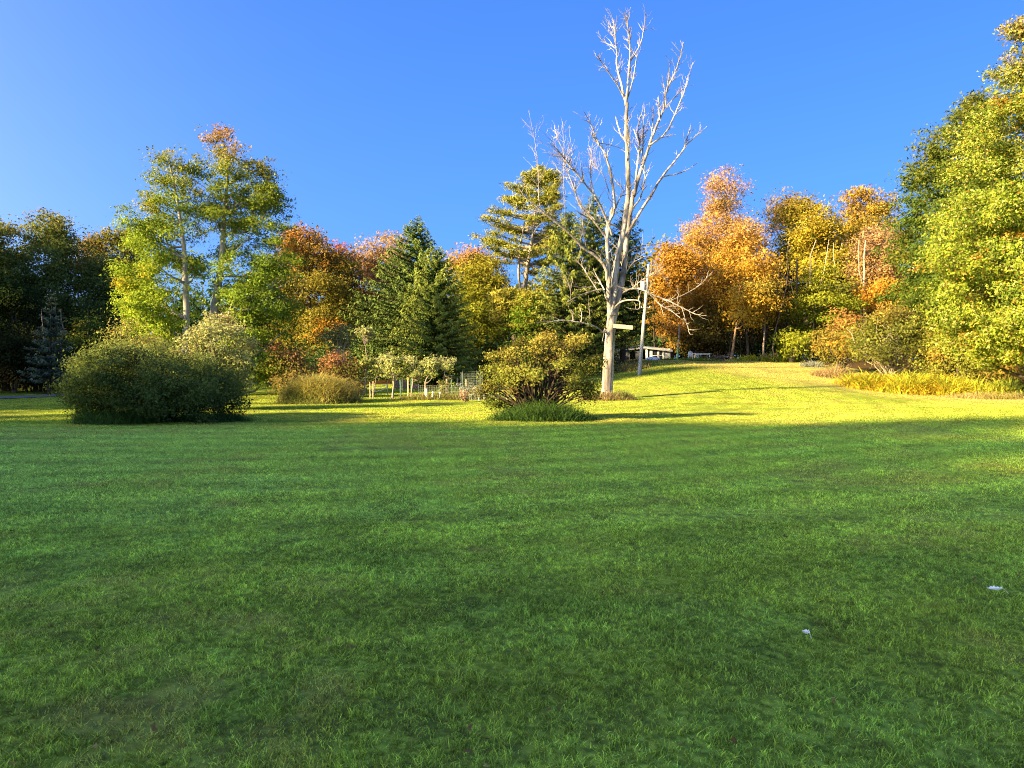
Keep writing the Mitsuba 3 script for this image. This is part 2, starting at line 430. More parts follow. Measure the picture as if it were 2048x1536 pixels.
def broadleaf(name, label, cat, Y, base_px, outlines, stops, alts=(), seed=0, cov=3.2, gap=0.36, lump=None, leafk=0.0029, clump=0.012, trunk_r=0.16, bark=BARK, n_limb=26,
              trunk_path=None, shell=0.5, deep=1.0, hollow=None, stems=0, group=None, flat=0.6, per=34, trunk_top=0.9, stem_r=0.035, z01=None, clump_scale=None, sides=6, trunk_label=None, jitter=0.35, rb=None, hnoise=0.55):
    r = np.random.default_rng(seed + 1000)
    k = thing(name, label, cat, group)
    base = ground_at(base_px, Y)
    if not isinstance(outlines[0], list): outlines = [outlines]
    crown, wood = MB(), MB()
    size = leafk * Y
    allC, tops = [], []
    for o in outlines:
        z, xl, xr = envelope(o, Y)
        wz = np.linspace(z[0], z[-1], 60)
        area = np.trapezoid(np.interp(wz, z, xr) - np.interp(wz, z, xl), wz)
        nl = 2.3 * cov * area / (size * size * 0.62 / 2)
        C = clusters(o, Y, max(6, int(nl / per)), r, shell, gap, lump or 0.045 * Y, deep, hollow, rb)
        allC.append(C); tops.append((z[-1], (xl[-1] + xr[-1]) / 2))
    C = np.vstack(allC)
    z0, z1 = z01 or (C[:, 2].min(), C[:, 2].max())
    ctr = np.array([C[:, 0].mean(), Y, C[:, 2].mean() - 0.2 * (z1 - z0)])
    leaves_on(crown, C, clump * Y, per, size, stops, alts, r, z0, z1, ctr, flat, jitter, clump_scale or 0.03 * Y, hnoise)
    part(k, 'crown' if not stems else 'foliage', crown.shape('leaf_mat'))
    if stems:
        st = []
        for _ in range(stems):
            a, q = r.random() * 6.28, r.random() ** 0.5 * 0.35
            st.append([base[0] + q * math.cos(a), Y + q * math.sin(a), base[2] - 0.05, stem_r * (0.6 + 0.8 * r.random())])
        limbs_to(wood, None, C, n_limb, r, stem_r, bark, stems=st, sides=5)
        part(k, 'stem', wood.shape('bark_mat', smooth=True))
    else:
        if trunk_path is None:
            top = np.array([tops[0][1], Y, base[2] + trunk_top * (tops[0][0] - base[2])])
            mid = base + (top - base) * [0.35, 1, 0.5] + np.append(r.normal(size=2) * 0.02 * (top[2] - base[2]), 0)
            P = spline([base - [0, 0, 0.15], base + (mid - base) * 0.5 + np.append(r.normal(size=2) * 0.006 * (top[2] - base[2]), 0), mid, top], 16)
        else:
            P = spline([base - [0, 0, 0.15]] + [at(p[0], p[1], Y) for p in trunk_path], 18)
        s = np.linspace(0, 1, len(P))
        rad = trunk_r * (1 - 0.85 * s) * (1 + 0.5 * np.exp(-s * 30))
        v, f = tube(P, rad, sides)
        wood.add(v, f, bark_cols(v, bark, seed))
        limbs_to(wood, np.column_stack([P, rad]), C, n_limb, r, trunk_r, bark)
        part(k, 'trunk', wood.shape('bark_mat', smooth=True), trunk_label)
    TRI[k] = crown.tri() + wood.tri()
    return k


def spruce(name, label, Y, base_px, top_px, top_py, width_px, col, tip, seed=0, dens=1.0, low=0.03, droop=0.5, spray=None, power=0.85, base_z=None, lop=0.0, cat='spruce tree'):
    """A spruce: whorls of drooping boughs set with hanging sprays."""
    r = np.random.default_rng(seed + 500)
    k = thing(name, label, cat)
    base = ground_at(base_px, Y); top = at(top_px, top_py, Y)
    H = top[2] - base[2]; R = width_px / FOC * Y
    nd, wd = MB(), MB()
    P = np.linspace(base - [0, 0, 0.1], top, 14)
    v, f = tube(P, np.linspace(0.02 * H, 0.012, 14), 7); wd.add(v, f, bark_cols(v, DARKBARK, seed))
    spray = spray or 0.0056 * Y
    nb = int(H / (0.0058 * Y) * dens)
    for i in range(nb):
        h = low + (1 - low) * (i + r.random()) / nb
        c = base + (top - base) * h
        L0 = R * (1 - h) ** power * (1 if h > 0.12 else 0.75 + 2 * h) + 0.12
        m = max(4, int((5 + 3 * (1 - h)) * (0.8 + 0.4 * r.random())))
        a0 = r.random() * 6.28
        for j in range(m):
            a = a0 + (j + 0.5 * r.random()) * 2 * np.pi / m
            L = L0 * (0.76 + 0.28 * r.random()) * (1 + lop * math.cos(a))
            d = np.array([math.cos(a), math.sin(a), 0])
            s = np.linspace(0, 1, 6)
            rise = (0.35 * h + 0.02) * s - droop * (1 - 0.7 * h) * 0.55 * s ** 1.6 + 0.16 * s ** 4
            B = c + d * (L * s)[:, None] + np.array([0, 0, 1.0]) * (L * rise)[:, None]
            if L > 0.5:
                v, f = tube(B, np.linspace(0.010 + 0.012 * L, 0.006, 6), 3); wd.add(v, f, np.array(DARKBARK))
            q = max(5, int(L / spray * 5.5 * dens))
            t = 1 - r.random(q) ** 1.25 * 0.92
            X = np.stack([np.interp(t, s, B[:, ax]) for ax in range(3)], -1)
            side = np.array([-d[1], d[0], 0]) * (r.random(q) * 2 - 1)[:, None]
            D = unit(d * 0.55 + side * 0.9 + np.array([0, 0, -1.0]) * (0.1 + droop * (0.3 + 0.9 * r.random(q)))[:, None] + r.normal(size=(q, 3)) * 0.12)
            ln = spray * (0.7 + 0.7 * r.random(q)) * (1.15 - 0.45 * t) * min(1.0, .38 + L / 2.2)
            X = X + D * (ln * 0.42)[:, None] + side * (ln * 0.25)[:, None]
            N = unit(np.array([0, 0, 0.35]) + d * 0.6 + r.normal(size=(q, 3)) * 0.6)
            v, f = leaf_quads(X, N, D, ln, ln * 0.30)
            g = np.clip(t * 1.3 - 0.45 + 0.3 * (r.random(q) - 0.5), 0, 1)[:, None]
            cc = (np.array(col) * (1 - g) + np.array(tip) * g) * (0.65 + 0.7 * r.random(q))[:, None]
            nd.add(v, f, np.repeat(cc, 3, 0))
    part(k, 'needles', nd.shape('needle_mat')); part(k, 'trunk', wd.shape('bark_mat', smooth=True))
    TRI[k] = nd.tri() + wd.tri()
    return k


# ------------------------------------------------------------------ the dead tree (traced limbs, each with its own depth)
DT_Y = 40.0
DT = []          # (points n x 3, radii)
PXM = DT_Y / FOC


def dead_limb(k, name, pts, r0, r1, dY, seed, twigs=8, twig_len=1.1, root=False, sides=8, y0=None, label=None):
    r = np.random.default_rng(seed + 77)
    if not root: r0, r1, twigs = r0 * .78, r1 * .7, int(twigs * 2.8)
    p = spline(pts, max(10, 5 * len(pts)))
    s = np.linspace(0, 1, len(p))
    if root: Ys = np.full(len(p), DT_Y)
    else:
        start = at(p[0, 0], p[0, 1], DT_Y)
        allp = np.vstack([q for q, _ in DT])
        i = np.argmin((allp[:, 0] - start[0]) ** 2 + (allp[:, 2] - start[2]) ** 2)
        Ys = (allp[i, 1] if y0 is None else y0) + dY * s ** 1.2
    P = np.array([at(a, b, y) for (a, b), y in zip(p, Ys)])
    P[1:] += np.cumsum(r.normal(size=(len(P) - 1, 3)) * 0.012 * min(1, r0 / 4), 0) * [1, 1, 0.5] if not root else 0
    rad = (r1 + (r0 - r1) * (1 - s) ** 0.9) * PXM
    if root: rad = np.interp(s, [0, 0.03, 0.08, 0.3, 0.6, 1], np.array([1.35, 1.12, 1.0, 0.90, 0.82, 0.72]) * r0 * PXM)
    mb = MB()
    mb.add(*tube(P, rad, sides))
    DT.append((P, rad))
    L = np.linalg.norm(np.diff(P, axis=0), axis=1).sum()
    for t in range(twigs):
        u = 0.25 + 0.72 * r.random(); i = min(len(P) - 2, int(u * (len(P) - 1)))
        tan = unit(P[i + 1] - P[i])
        d = unit(tan * 0.7 + unit(r.normal(size=3)) * 0.75 + np.array([0, 0, 0.25]))
        ln = twig_len * (0.35 + 0.9 * r.random())
        q = P[i] + np.outer(np.linspace(0, 1, 6), d * ln) + np.cumsum(r.normal(size=(6, 3)) * 0.035 * ln, 0) + np.outer(np.linspace(0, 1, 6) ** 2, [0, 0, 0.12 * ln])
        q[0] = P[i]
        rt = min(rad[i] * 0.6, 0.020)
        mb.add(*tube(q, np.linspace(rt, 0.005, 6), 4))
        for _ in range(r.integers(0, 3)):
            j = r.integers(2, 5); d2 = unit(d + unit(r.normal(size=3)) * 0.8)
            mb.add(*tube(q[j] + np.outer(np.linspace(0, 1, 4), d2 * ln * 0.4) + np.cumsum(r.normal(size=(4, 3)) * 0.01, 0), np.linspace(rt * 0.55, 0.004, 4), 3))
    part(k, name, mb.shape('dead_bark_mat', smooth=True), label)


def build_dead_tree():
    k = thing('dead_tree', 'tall bare leafless dead tree with bleached grey bark and a plank on its trunk', 'dead tree')
    dead_limb(k, 'trunk', [(1212, 812), (1213, 800), (1215, 760), (1217, 720), (1219, 690), (1221, 660), (1224, 630)], 12.5, 9, 0, 1, twigs=0, root=True, sides=14)
    J = lambda *a, **b: dead_limb(k, 'limb', *a, **b)
    J([(1222, 642), (1228, 600), (1232, 550), (1239, 500), (1247, 455), (1253, 400), (1253, 326), (1251, 260), (1252, 208)], 9.5, 4.6, 0.5, 2, twigs=10, twig_len=1.0, sides=10)
    J([(1226, 640), (1236, 600), (1246, 550), (1252, 500), (1259, 445), (1265, 400), (1270, 380)], 8.5, 5.2, 1.6, 3, twigs=8, sides=10)
    J([(1220, 650), (1217, 600), (1216, 550), (1214, 500), (1217, 450), (1225, 415)], 7.0, 3.4, -0.8, 4, twigs=8, sides=8)
    # crown of the middle stem
    J([(1252, 210), (1243, 170), (1234, 130), (1234, 98), (1231, 70), (1228, 39)], 3.2, 0.9, 1.2, 5, twigs=9, twig_len=.8)
    J([(1252, 212), (1256, 170), (1259, 130), (1260, 98), (1256, 60), (1251, 26)], 3.4, 0.9, -0.8, 6, twigs=10, twig_len=.7)
    J([(1260, 124), (1272, 104), (1281, 86), (1287, 56), (1290, 27)], 1.9, 0.7, 0.8, 7, twigs=6, twig_len=.6)
    J([(1255, 196), (1263, 172), (1268, 155), (1272, 128), (1275, 107)], 1.9, 0.8, -1.0, 8, twigs=5, twig_len=.6)
    J([(1248, 195), (1236, 172), (1222, 152), (1207, 130), (1195, 111)], 2.0, 0.7, -1.5, 9, twigs=7, twig_len=.6)
    J([(1234, 100), (1224, 92), (1208, 84), (1195, 71)], 1.3, 0.5, 1.0, 10, twigs=4, twig_len=.5)
    J([(1233, 93), (1224, 65), (1208, 34)], 1.2, 0.5, -0.8, 11, twigs=4, twig_len=.5)
    J([(1251, 280), (1242, 270), (1236, 250), (1232, 232)], 2.5, 1.4, 1.0, 12, twigs=2, twig_len=.6)
    J([(1252, 330), (1257, 290), (1257, 250)], 1.8, 0.6, -1.2, 13, twigs=5, twig_len=.7)
    # right leader and its forks
    J([(1268, 392), (1277, 358), (1289, 319), (1303, 277), (1318, 241), (1329, 212), (1333, 182), (1350, 146), (1360, 114), (1366, 85)], 4.8, 1.1, 1.8, 14, twigs=14, twig_len=.7, sides=9)
    J([(1300, 290), (1316, 280), (1332, 265), (1350, 228), (1362, 198), (1367, 188)], 2.6, 1.6, -1.5, 15, twigs=6, twig_len=.7)
    J([(1364, 195), (1375, 160), (1386, 124)], 1.3, 0.5, 0.5, 16, twigs=5, twig_len=.5)
    J([(1330, 216), (1351, 193), (1365, 179), (1376, 168)], 1.6, 0.7, 1.4, 17, twigs=4, twig_len=.5)
    J([(1333, 184), (1338, 155), (1341, 122)], 1.7, 1.0, -0.8, 18, twigs=3, twig_len=.4)
    J([(1320, 240), (1318, 215), (1316, 195)], 1.8, 1.2, 0.7, 19, twigs=3, twig_len=.5)
    J([(1303, 277), (1306, 245), (1306, 212)], 1.6, 0.7, -1.0, 20, twigs=5, twig_len=.6)
    J([(1332, 212), (1330, 185), (1323, 150)], 1.6, 0.8, 0.6, 21, twigs=3, twig_len=.5)
    J([(1270, 388), (1274, 330), (1278, 290), (1274, 262), (1280, 232)], 3.2, 1.0, -1.0, 22, twigs=9, twig_len=.8)
    J([(1288, 322), (1282, 300), (1275, 280), (1267, 258)], 1.7, 0.9, 0.8, 23, twigs=3, twig_len=.6)
    J([(1283, 330), (1286, 280), (1288, 240), (1290, 214)], 2.0, 0.8, -0.6, 24, twigs=6, twig_len=.6)
    J([(1267, 415), (1280, 395), (1288, 360), (1290, 330)], 2.4, 1.2, -1.4, 25, twigs=5)
    # big bough sweeping up to the right
    J([(1258, 462), (1270, 440), (1283, 417), (1303, 387), (1322, 355), (1342, 328), (1368, 296), (1376, 270), (1381, 253)], 4.6, 1.3, 2.6, 26, twigs=5, twig_len=.8, sides=9)
    J([(1371, 290), (1391, 273), (1413, 253)], 1.8, 0.7, 0.8, 27, twigs=2, twig_len=.4)
    J([(1324, 354), (1352, 348), (1374, 340), (1397, 325)], 1.9, 0.7, 1.5, 28, twigs=2, twig_len=.4)
    J([(1254, 505), (1270, 495), (1290, 491), (1312, 488), (1345, 479), (1389, 461)], 2.0, 0.7, 3.4, 29, twigs=3, twig_len=.6)
    # left leaders
    J([(1214, 510), (1214, 456), (1226, 423), (1225, 390), (1218, 342), (1205, 303), (1187, 277), (1181, 264)], 4.2, 1.4, -2.2, 30, twigs=8, twig_len=.9, sides=8)
    J([(1198, 290), (1184, 256), (1168, 225)], 1.7, 0.6, -0.8, 31, twigs=5, twig_len=.6)
    J([(1199, 286), (1220, 290), (1243, 297)], 1.1, 0.7, 1.4, 32, twigs=1, twig_len=.4)
    J([(1227, 420), (1240, 396), (1246, 380), (1228, 360)], 1.9, 0.8, 0.8, 33, twigs=4)
    J([(1224, 470), (1203, 415), (1189, 391), (1169, 365), (1140, 329), (1118, 303), (1101, 286)], 3.0, 0.7, -3.0, 34, twigs=18, twig_len=1.2)
    J([(1216, 480), (1186, 440), (1160, 410), (1146, 371), (1130, 326), (1128, 305)], 2.8, 0.6, -1.8, 35, twigs=10, twig_len=1.0)
    J([(1190, 392), (1180, 350), (1183, 310), (1185, 285)], 1.2, 0.4, -0.6, 36, twigs=8, twig_len=.9)
    J([(1220, 390), (1206, 350), (1188, 330), (1176, 300)], 1.2, 0.4, 0.8, 37, twigs=9, twig_len=.9)
    J([(1214, 560), (1210, 533), (1192, 511), (1170, 497), (1155, 479), (1133, 457), (1104, 435), (1079, 413), (1055, 392), (1038, 371)], 4.4, 1.2, -2.8, 38, twigs=6, twig_len=1.2, sides=8)
    J([(1079, 413), (1077, 375), (1076, 336), (1070, 285), (1062, 243)], 0.9, 0.35, 0.5, 39, twigs=12, twig_len=.9)
    J([(1131, 455), (1128, 400), (1128, 350), (1127, 309), (1125, 243)], 0.9, 0.35, 0.4, 40, twigs=11, twig_len=.9)
    J([(1126, 300), (1115, 275), (1108, 250)], 0.8, 0.4, 0.6, 41, twigs=5, twig_len=.6)
    J([(1252, 476), (1245, 462), (1228, 450), (1210, 446), (1192, 442), (1170, 432), (1152, 420)], 2.8, 1.0, -2.0, 42, twigs=4, twig_len=.8)
    J([(1192, 442), (1172, 420), (1158, 400)], 1.2, 0.6, 0.8, 43, twigs=3)
    J([(1171, 492), (1168, 470), (1164, 430), (1158, 390)], 1.2, 0.5, 0.4, 44, twigs=4, twig_len=.7)
    J([(1221, 530), (1210, 512), (1202, 500)], 2.0, 1.0, -1.2, 45, twigs=1)
    # low boughs
    J([(1216, 660), (1208, 665), (1192, 654), (1166, 646), (1126, 641), (1100, 644), (1072, 645)], 2.6, 1.0, -2.4, 46, twigs=3, twig_len=.9)
    J([(1162, 645), (1164, 630), (1160, 613)], 1.3, 0.7, 0.5, 47, twigs=1, twig_len=.4)
    J([(1149, 644), (1146, 630), (1138, 616)], 1.1, 0.6, -0.4, 48, twigs=1, twig_len=.4)
    J([(1221, 614), (1212, 596), (1205, 580), (1178, 584), (1152, 594), (1133, 605)], 2.6, 1.2, -1.6, 49, twigs=2, twig_len=.6)
    J([(1142, 598), (1140, 575), (1130, 552), (1112, 537)], 1.4, 0.6, -0.6, 50, twigs=3, twig_len=.6)
    J([(1196, 582), (1178, 555), (1166, 536), (1152, 519)], 1.7, 0.7, 0.8, 51, twigs=4, twig_len=.6)
    J([(1185, 574), (1160, 575), (1122, 568)], 1.4, 0.6, -0.9, 52, twigs=4, twig_len=.6)
    J([(1209, 580), (1198, 560), (1187, 536)], 1.8, 1.1, 0.9, 53, twigs=2, twig_len=.6)
    J([(1177, 590), (1178, 615), (1180, 640)], 1.0, 0.6, 0.2, 54, twigs=1, twig_len=.4)
    J([(1224, 628), (1230, 614), (1241, 604), (1255, 600), (1278, 602), (1280, 612)], 2.8, 1.5, -1.4, 55, twigs=1, twig_len=.4)
    J([(1277, 602), (1279, 588), (1268, 576), (1256, 581)], 1.8, 0.9, -0.5, 56, twigs=5, twig_len=.7)
    J([(1280, 610), (1277, 618), (1264, 618), (1253, 615)], 1.6, 0.9, -0.4, 57, twigs=1, twig_len=.3)
    J([(1238, 590), (1262, 578), (1284, 580), (1302, 592), (1319, 610), (1341, 622), (1359, 635)], 2.4, 0.8, -2.2, 58, twigs=5, twig_len=.7)
    J([(1292, 584), (1316, 594), (1338, 602), (1367, 617), (1390, 628), (1412, 632)], 1.9, 0.7, -1.0, 59, twigs=6, twig_len=.7)
    J([(1364, 615), (1370, 636), (1375, 652), (1379, 668)], 1.2, 0.6, -0.3, 60, twigs=3, twig_len=.5)
    J([(1340, 602), (1370, 588), (1400, 570), (1416, 552)], 1.0, 0.5, 1.4, 61, twigs=4, twig_len=.6)
    J([(1262, 578), (1285, 560), (1304, 550), (1326, 546)], 1.4, 0.5, 1.0, 62, twigs=6, twig_len=.9)
    J([(1302, 550), (1320, 552), (1344, 562)], 0.9, 0.4, 0.5, 63, twigs=4, twig_len=.6)
    J([(1246, 555), (1262, 530), (1274, 508), (1285, 495)], 1.6, 0.5, 1.2, 64, twigs=4, twig_len=.8)
    J([(1247, 552), (1266, 526), (1290, 512)], 1.1, 0.4, -0.8, 65, twigs=3, twig_len=.7)
    J([(1219, 662), (1210, 656), (1207, 668), (1204, 682)], 1.6, 0.8, -0.4, 66, twigs=0)
    # plank nailed to the trunk
    b = MB()
    c = at(1246, 653.5, DT_Y - 0.36)
    add_box(b, c, np.array([1.05, 0.035, 0.215]), (0.42, 0.37, 0.28), rotz(0.06) @ roty(0.085))
    kb = thing('plank', 'pale unpainted plank nailed across the trunk of the dead tree', 'plank')
    scene[kb] = b.shape('paint_mat')


build_dead_tree()


# ------------------------------------------------------------------ trees on the lawn and at the wood's edge
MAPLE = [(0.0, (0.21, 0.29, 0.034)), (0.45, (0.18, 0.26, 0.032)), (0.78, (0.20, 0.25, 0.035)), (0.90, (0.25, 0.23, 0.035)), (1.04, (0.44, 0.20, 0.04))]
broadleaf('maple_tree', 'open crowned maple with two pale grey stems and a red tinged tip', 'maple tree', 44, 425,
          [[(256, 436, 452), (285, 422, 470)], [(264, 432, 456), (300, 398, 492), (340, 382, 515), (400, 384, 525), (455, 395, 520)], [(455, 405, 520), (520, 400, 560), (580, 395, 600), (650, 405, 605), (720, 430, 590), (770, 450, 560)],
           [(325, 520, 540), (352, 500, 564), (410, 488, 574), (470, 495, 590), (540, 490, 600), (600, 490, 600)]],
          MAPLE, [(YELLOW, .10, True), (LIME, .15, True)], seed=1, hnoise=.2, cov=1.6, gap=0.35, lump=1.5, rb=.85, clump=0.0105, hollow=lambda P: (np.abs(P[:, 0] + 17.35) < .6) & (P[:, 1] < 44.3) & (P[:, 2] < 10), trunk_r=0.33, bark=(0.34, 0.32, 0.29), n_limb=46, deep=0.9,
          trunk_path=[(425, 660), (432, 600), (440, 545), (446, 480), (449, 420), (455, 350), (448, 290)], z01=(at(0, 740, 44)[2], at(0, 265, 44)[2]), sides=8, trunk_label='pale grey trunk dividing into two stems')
broadleaf('maple_tree', 'slim grey trunked maple with lime green lower leaves, beside the forked red tipped maple', 'maple tree', 43, 372,
          [[(302, 320, 350), (340, 280, 385), (385, 266, 402), (430, 254, 408), (470, 242, 410)], [(470, 240, 410), (520, 240, 415), (560, 218, 415), (600, 222, 415), (650, 240, 405), (690, 255, 395), (720, 320, 400)]],
          [(0.0, (0.27, 0.35, 0.034)), (0.5, (0.23, 0.31, 0.032)), (0.75, (0.19, 0.26, 0.032)), (1.0, (0.22, 0.24, 0.038))], [(YELLOW, .10, True)], seed=2, cov=1.75, gap=0.35, lump=1.5, rb=.85, clump=0.0105, hollow=lambda P: (np.abs(P[:, 0] + 18.85) < .5) & (P[:, 1] < 43.3) & (P[:, 2] < 9),
          trunk_r=0.26, bark=(0.34, 0.32, 0.29), n_limb=40, deep=0.9, trunk_path=[(371, 700), (373, 640), (371, 560), (368, 500), (362, 450), (352, 390), (338, 320)], sides=8)

# the dark wood beside the road
WOOD = 'trees of the dark wood beyond the road'
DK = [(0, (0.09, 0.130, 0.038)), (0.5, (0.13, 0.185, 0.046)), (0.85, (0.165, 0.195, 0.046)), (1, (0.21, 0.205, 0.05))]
broadleaf('forest_tree', 'tallest round topped dark green tree of the wood beyond the road', 'tree', 72, 112, [(443, 92, 130), (465, 65, 158), (520, 48, 182), (600, 40, 195), (660, 60, 170)], DK, [(OLIVE, .2, True), (RUST, .04, True)], seed=10, trunk_r=.28, gap=.38)
broadleaf('forest_tree', 'olive topped tree at the edge of the photo in the wood beyond the road', 'tree', 70, 12, [(455, -12, 32), (485, -45, 62), (540, -60, 75), (640, -50, 62)], DK, [(OLIVE, .35, True)], seed=11, trunk_r=.25, gap=.38)
broadleaf('forest_tree', 'dark leafy tree of the wood just behind the lime green maple', 'tree', 74, 205, [(492, 188, 218), (525, 165, 245), (600, 150, 262), (690, 170, 250)], DK, [(OLIVE, .12, True)], seed=12, trunk_r=.24, gap=.38)
broadleaf('forest_tree', 'small orange topped tree showing over the dark wood beyond the road', 'tree', 80, 186, [(460, 178, 196), (490, 163, 206), (540, 160, 212)], [(0, OLIVE), (1, (.36, .17, .05))], [(PINK, .3, True)], seed=13, cov=2.2, trunk_r=.2)
broadleaf('forest_tree', 'yellow olive tree rising between the dark wood and the slim maple', 'tree', 80, 250, [(470, 215, 262), (505, 200, 290), (560, 198, 305), (620, 205, 305)], [(0, GREEN), (.6, OLIVE), (1, (.17, .16, .03))], [(YELLOW, .1, True)], seed=14, trunk_r=.25)
broadleaf('understory_tree', 'dark low tree with browning leaves under the wood at the road', 'tree', 66, 30, [(580, 0, 62), (640, -22, 92), (720, -20, 95), (770, 0, 70)], [(0, (.05, .045, .018)), (1, DKGREEN)], [(RUST, .14, True)], seed=15, cov=2.4, trunk_r=.12, gap=.42)
broadleaf('understory_tree', 'dark green low tree in the wood behind the round shrub', 'tree', 67, 185, [(600, 140, 215), (660, 120, 255), (740, 125, 260), (780, 150, 240)], [(0, DKGREEN), (1, DKGREEN)], [(RUST, .06, True), (OLIVE, .1, True)], seed=16, cov=2.4, trunk_r=.12, gap=.42)
broadleaf('forest_tree', 'dark tree of the wood with its crown running out of the frame', 'tree', 66, -40, [(430, -80, -30), (520, -120, 20), (640, -120, 20), (740, -100, 10)], DK, [], seed=17, trunk_r=.28)
spruce('small_spruce', 'small blue green spruce with a sunlit tip in front of the dark wood', 62, 97, 104, 586, 62, (0.05, 0.08, 0.055), (0.20, 0.24, 0.15), seed=3, droop=.25, low=.12)

# bare stems of the dark wood
def bare_stems(name, lab, lo, hi, Y0, Y1, n, top, col, seed, group, rad=(.05, .16)):
    r = np.random.default_rng(seed)
    for i in range(n):
        Y = Y0 + (Y1 - Y0) * r.random(); px = lo + (hi - lo) * (i + r.random()) / n
        b = ground_at(px, Y); h = at(px, top, Y)[2] - b[2]
        P = b + np.outer(np.linspace(-0.02, 1, 9), [r.normal() * .05 * h, r.normal() * .05 * h, h]) + np.cumsum(r.normal(size=(9, 3)) * .012 * h, 0) * [1, 1, 0]
        R = rad[0] + (rad[1] - rad[0]) * r.random() ** 2
        v, f = tube(P, np.linspace(R, R * .4, 9), 6)
        m = MB().add(v, f, bark_cols(v, np.array(col) * (.6 + .8 * r.random()), i))
        for q in range(3):
            j = r.integers(3, 8); d = unit(np.append(r.normal(size=2), .3)) * h * .12
            v, f = tube(P[j] + np.outer(np.linspace(0, 1, 4), d) + np.cumsum(r.normal(size=(4, 3)) * .05, 0) * [[0], [1], [1], [1]], np.linspace(R * .3, .01, 4), 4)
            m.add(v, f, np.array(col) * .8)
        k = thing(name, lab, 'tree', group)
        scene[k] = m.shape('bark_mat', smooth=True)


bare_stems('bare_tree', 'thin bare stemmed tree standing in the dark wood beyond the road', -5, 135, 65.5, 70, 16, 620, (0.20, 0.15, 0.12), 31, 'bare trunks in the dark wood beyond the road')

# middle of the wood's edge
broadleaf('maple_tree', 'broad domed maple with orange crest and golden lower leaves beside the forked maple', 'maple tree', 74, 640, [(456, 600, 640), (482, 560, 668), (525, 540, 710), (590, 535, 725), (660, 545, 730), (730, 570, 720), (765, 600, 700)],
          [(0, (.24, .22, .03)), (.45, (.21, .19, .03)), (.75, (.19, .15, .03)), (.92, (.34, .19, .04)), (1, (.40, .17, .04))], [(GOLD, .15, True), ((.07, .085, .02), .22, True), (ORANGE, .1, True)], seed=20, cov=3.2, trunk_r=.3, gap=.38)
broadleaf('forest_tree', 'red crested tree between the domed orange maple and the pink orange trees', 'tree', 80, 690, [(498, 668, 692), (528, 650, 716), (600, 655, 735), (700, 670, 745)], [(0, (.06, .065, .02)), (.65, (.12, .10, .03)), (.9, (.30, .15, .04)), (1, (.40, .11, .05))], [(OLIVE, .2, True)], seed=21, trunk_r=.22)
broadleaf('forest_tree', 'thinly leaved pinkish orange tree to one side of the pointed spruce', 'tree', 86, 760, [(470, 762, 800), (500, 710, 812), (560, 690, 835), (660, 700, 825)], [(0, (.13, .10, .035)), (.6, (.30, .19, .08)), (1, (.37, .26, .14))], [(ORANGE, .2, True), (OLIVE, .12, True)], seed=22, cov=2.2, leafk=.0029, trunk_r=.2, bark=PALEBARK, n_limb=60, gap=.36)
broadleaf('forest_tree', 'reddish orange tree showing over the yellow green tree beside the spruces', 'tree', 80, 945, [(505, 915, 962), (530, 882, 1005), (590, 885, 1015)], [(0, OLIVE), (1, (.36, .20, .08))], [(GOLD, .3, True), (RED, .06, True)], seed=23, trunk_r=.2)
broadleaf('forest_tree', 'yellow green tree between the spruces and the layered pine', 'tree', 72, 965, [(520, 935, 978), (555, 902, 1012), (625, 898, 1025), (700, 915, 1015), (745, 940, 1000)], [(0, (.11, .14, .02)), (.6, (.20, .22, .025)), (1, (.27, .24, .03))], [(YELLOW, .15, True), (DKGREEN, .15, True)], seed=24, trunk_r=.22, gap=.4)
spruce('spruce_tree', 'tall pointed dark green spruce with a broad drooping skirt', 62, 838, 838, 430, 195, (0.065, 0.105, 0.026), (0.16, 0.215, 0.05), seed=1, lop=-0.25, dens=1.9, power=.95)
spruce('spruce_tree', 'rounder lighter green spruce just in front of the tall pointed spruce', 54, 868, 874, 494, 112, (0.07, 0.11, 0.026), (0.23, 0.27, 0.055), seed=2, power=.62, dens=1.9)
spruce('spruce_tree', 'tall spruce directly behind the dead tree', 64, 1185, 1188, 388, 108, (0.06, 0.09, 0.024), (0.20, 0.24, 0.05), seed=4, low=.16, dens=1.5, power=.7)
spruce('spruce_tree', 'dark shaded spruce behind the utility pole', 66, 1245, 1252, 405, 80, (0.035, 0.062, 0.020), (0.10, 0.14, 0.035), seed=5, low=.2, dens=1.4, power=.6)


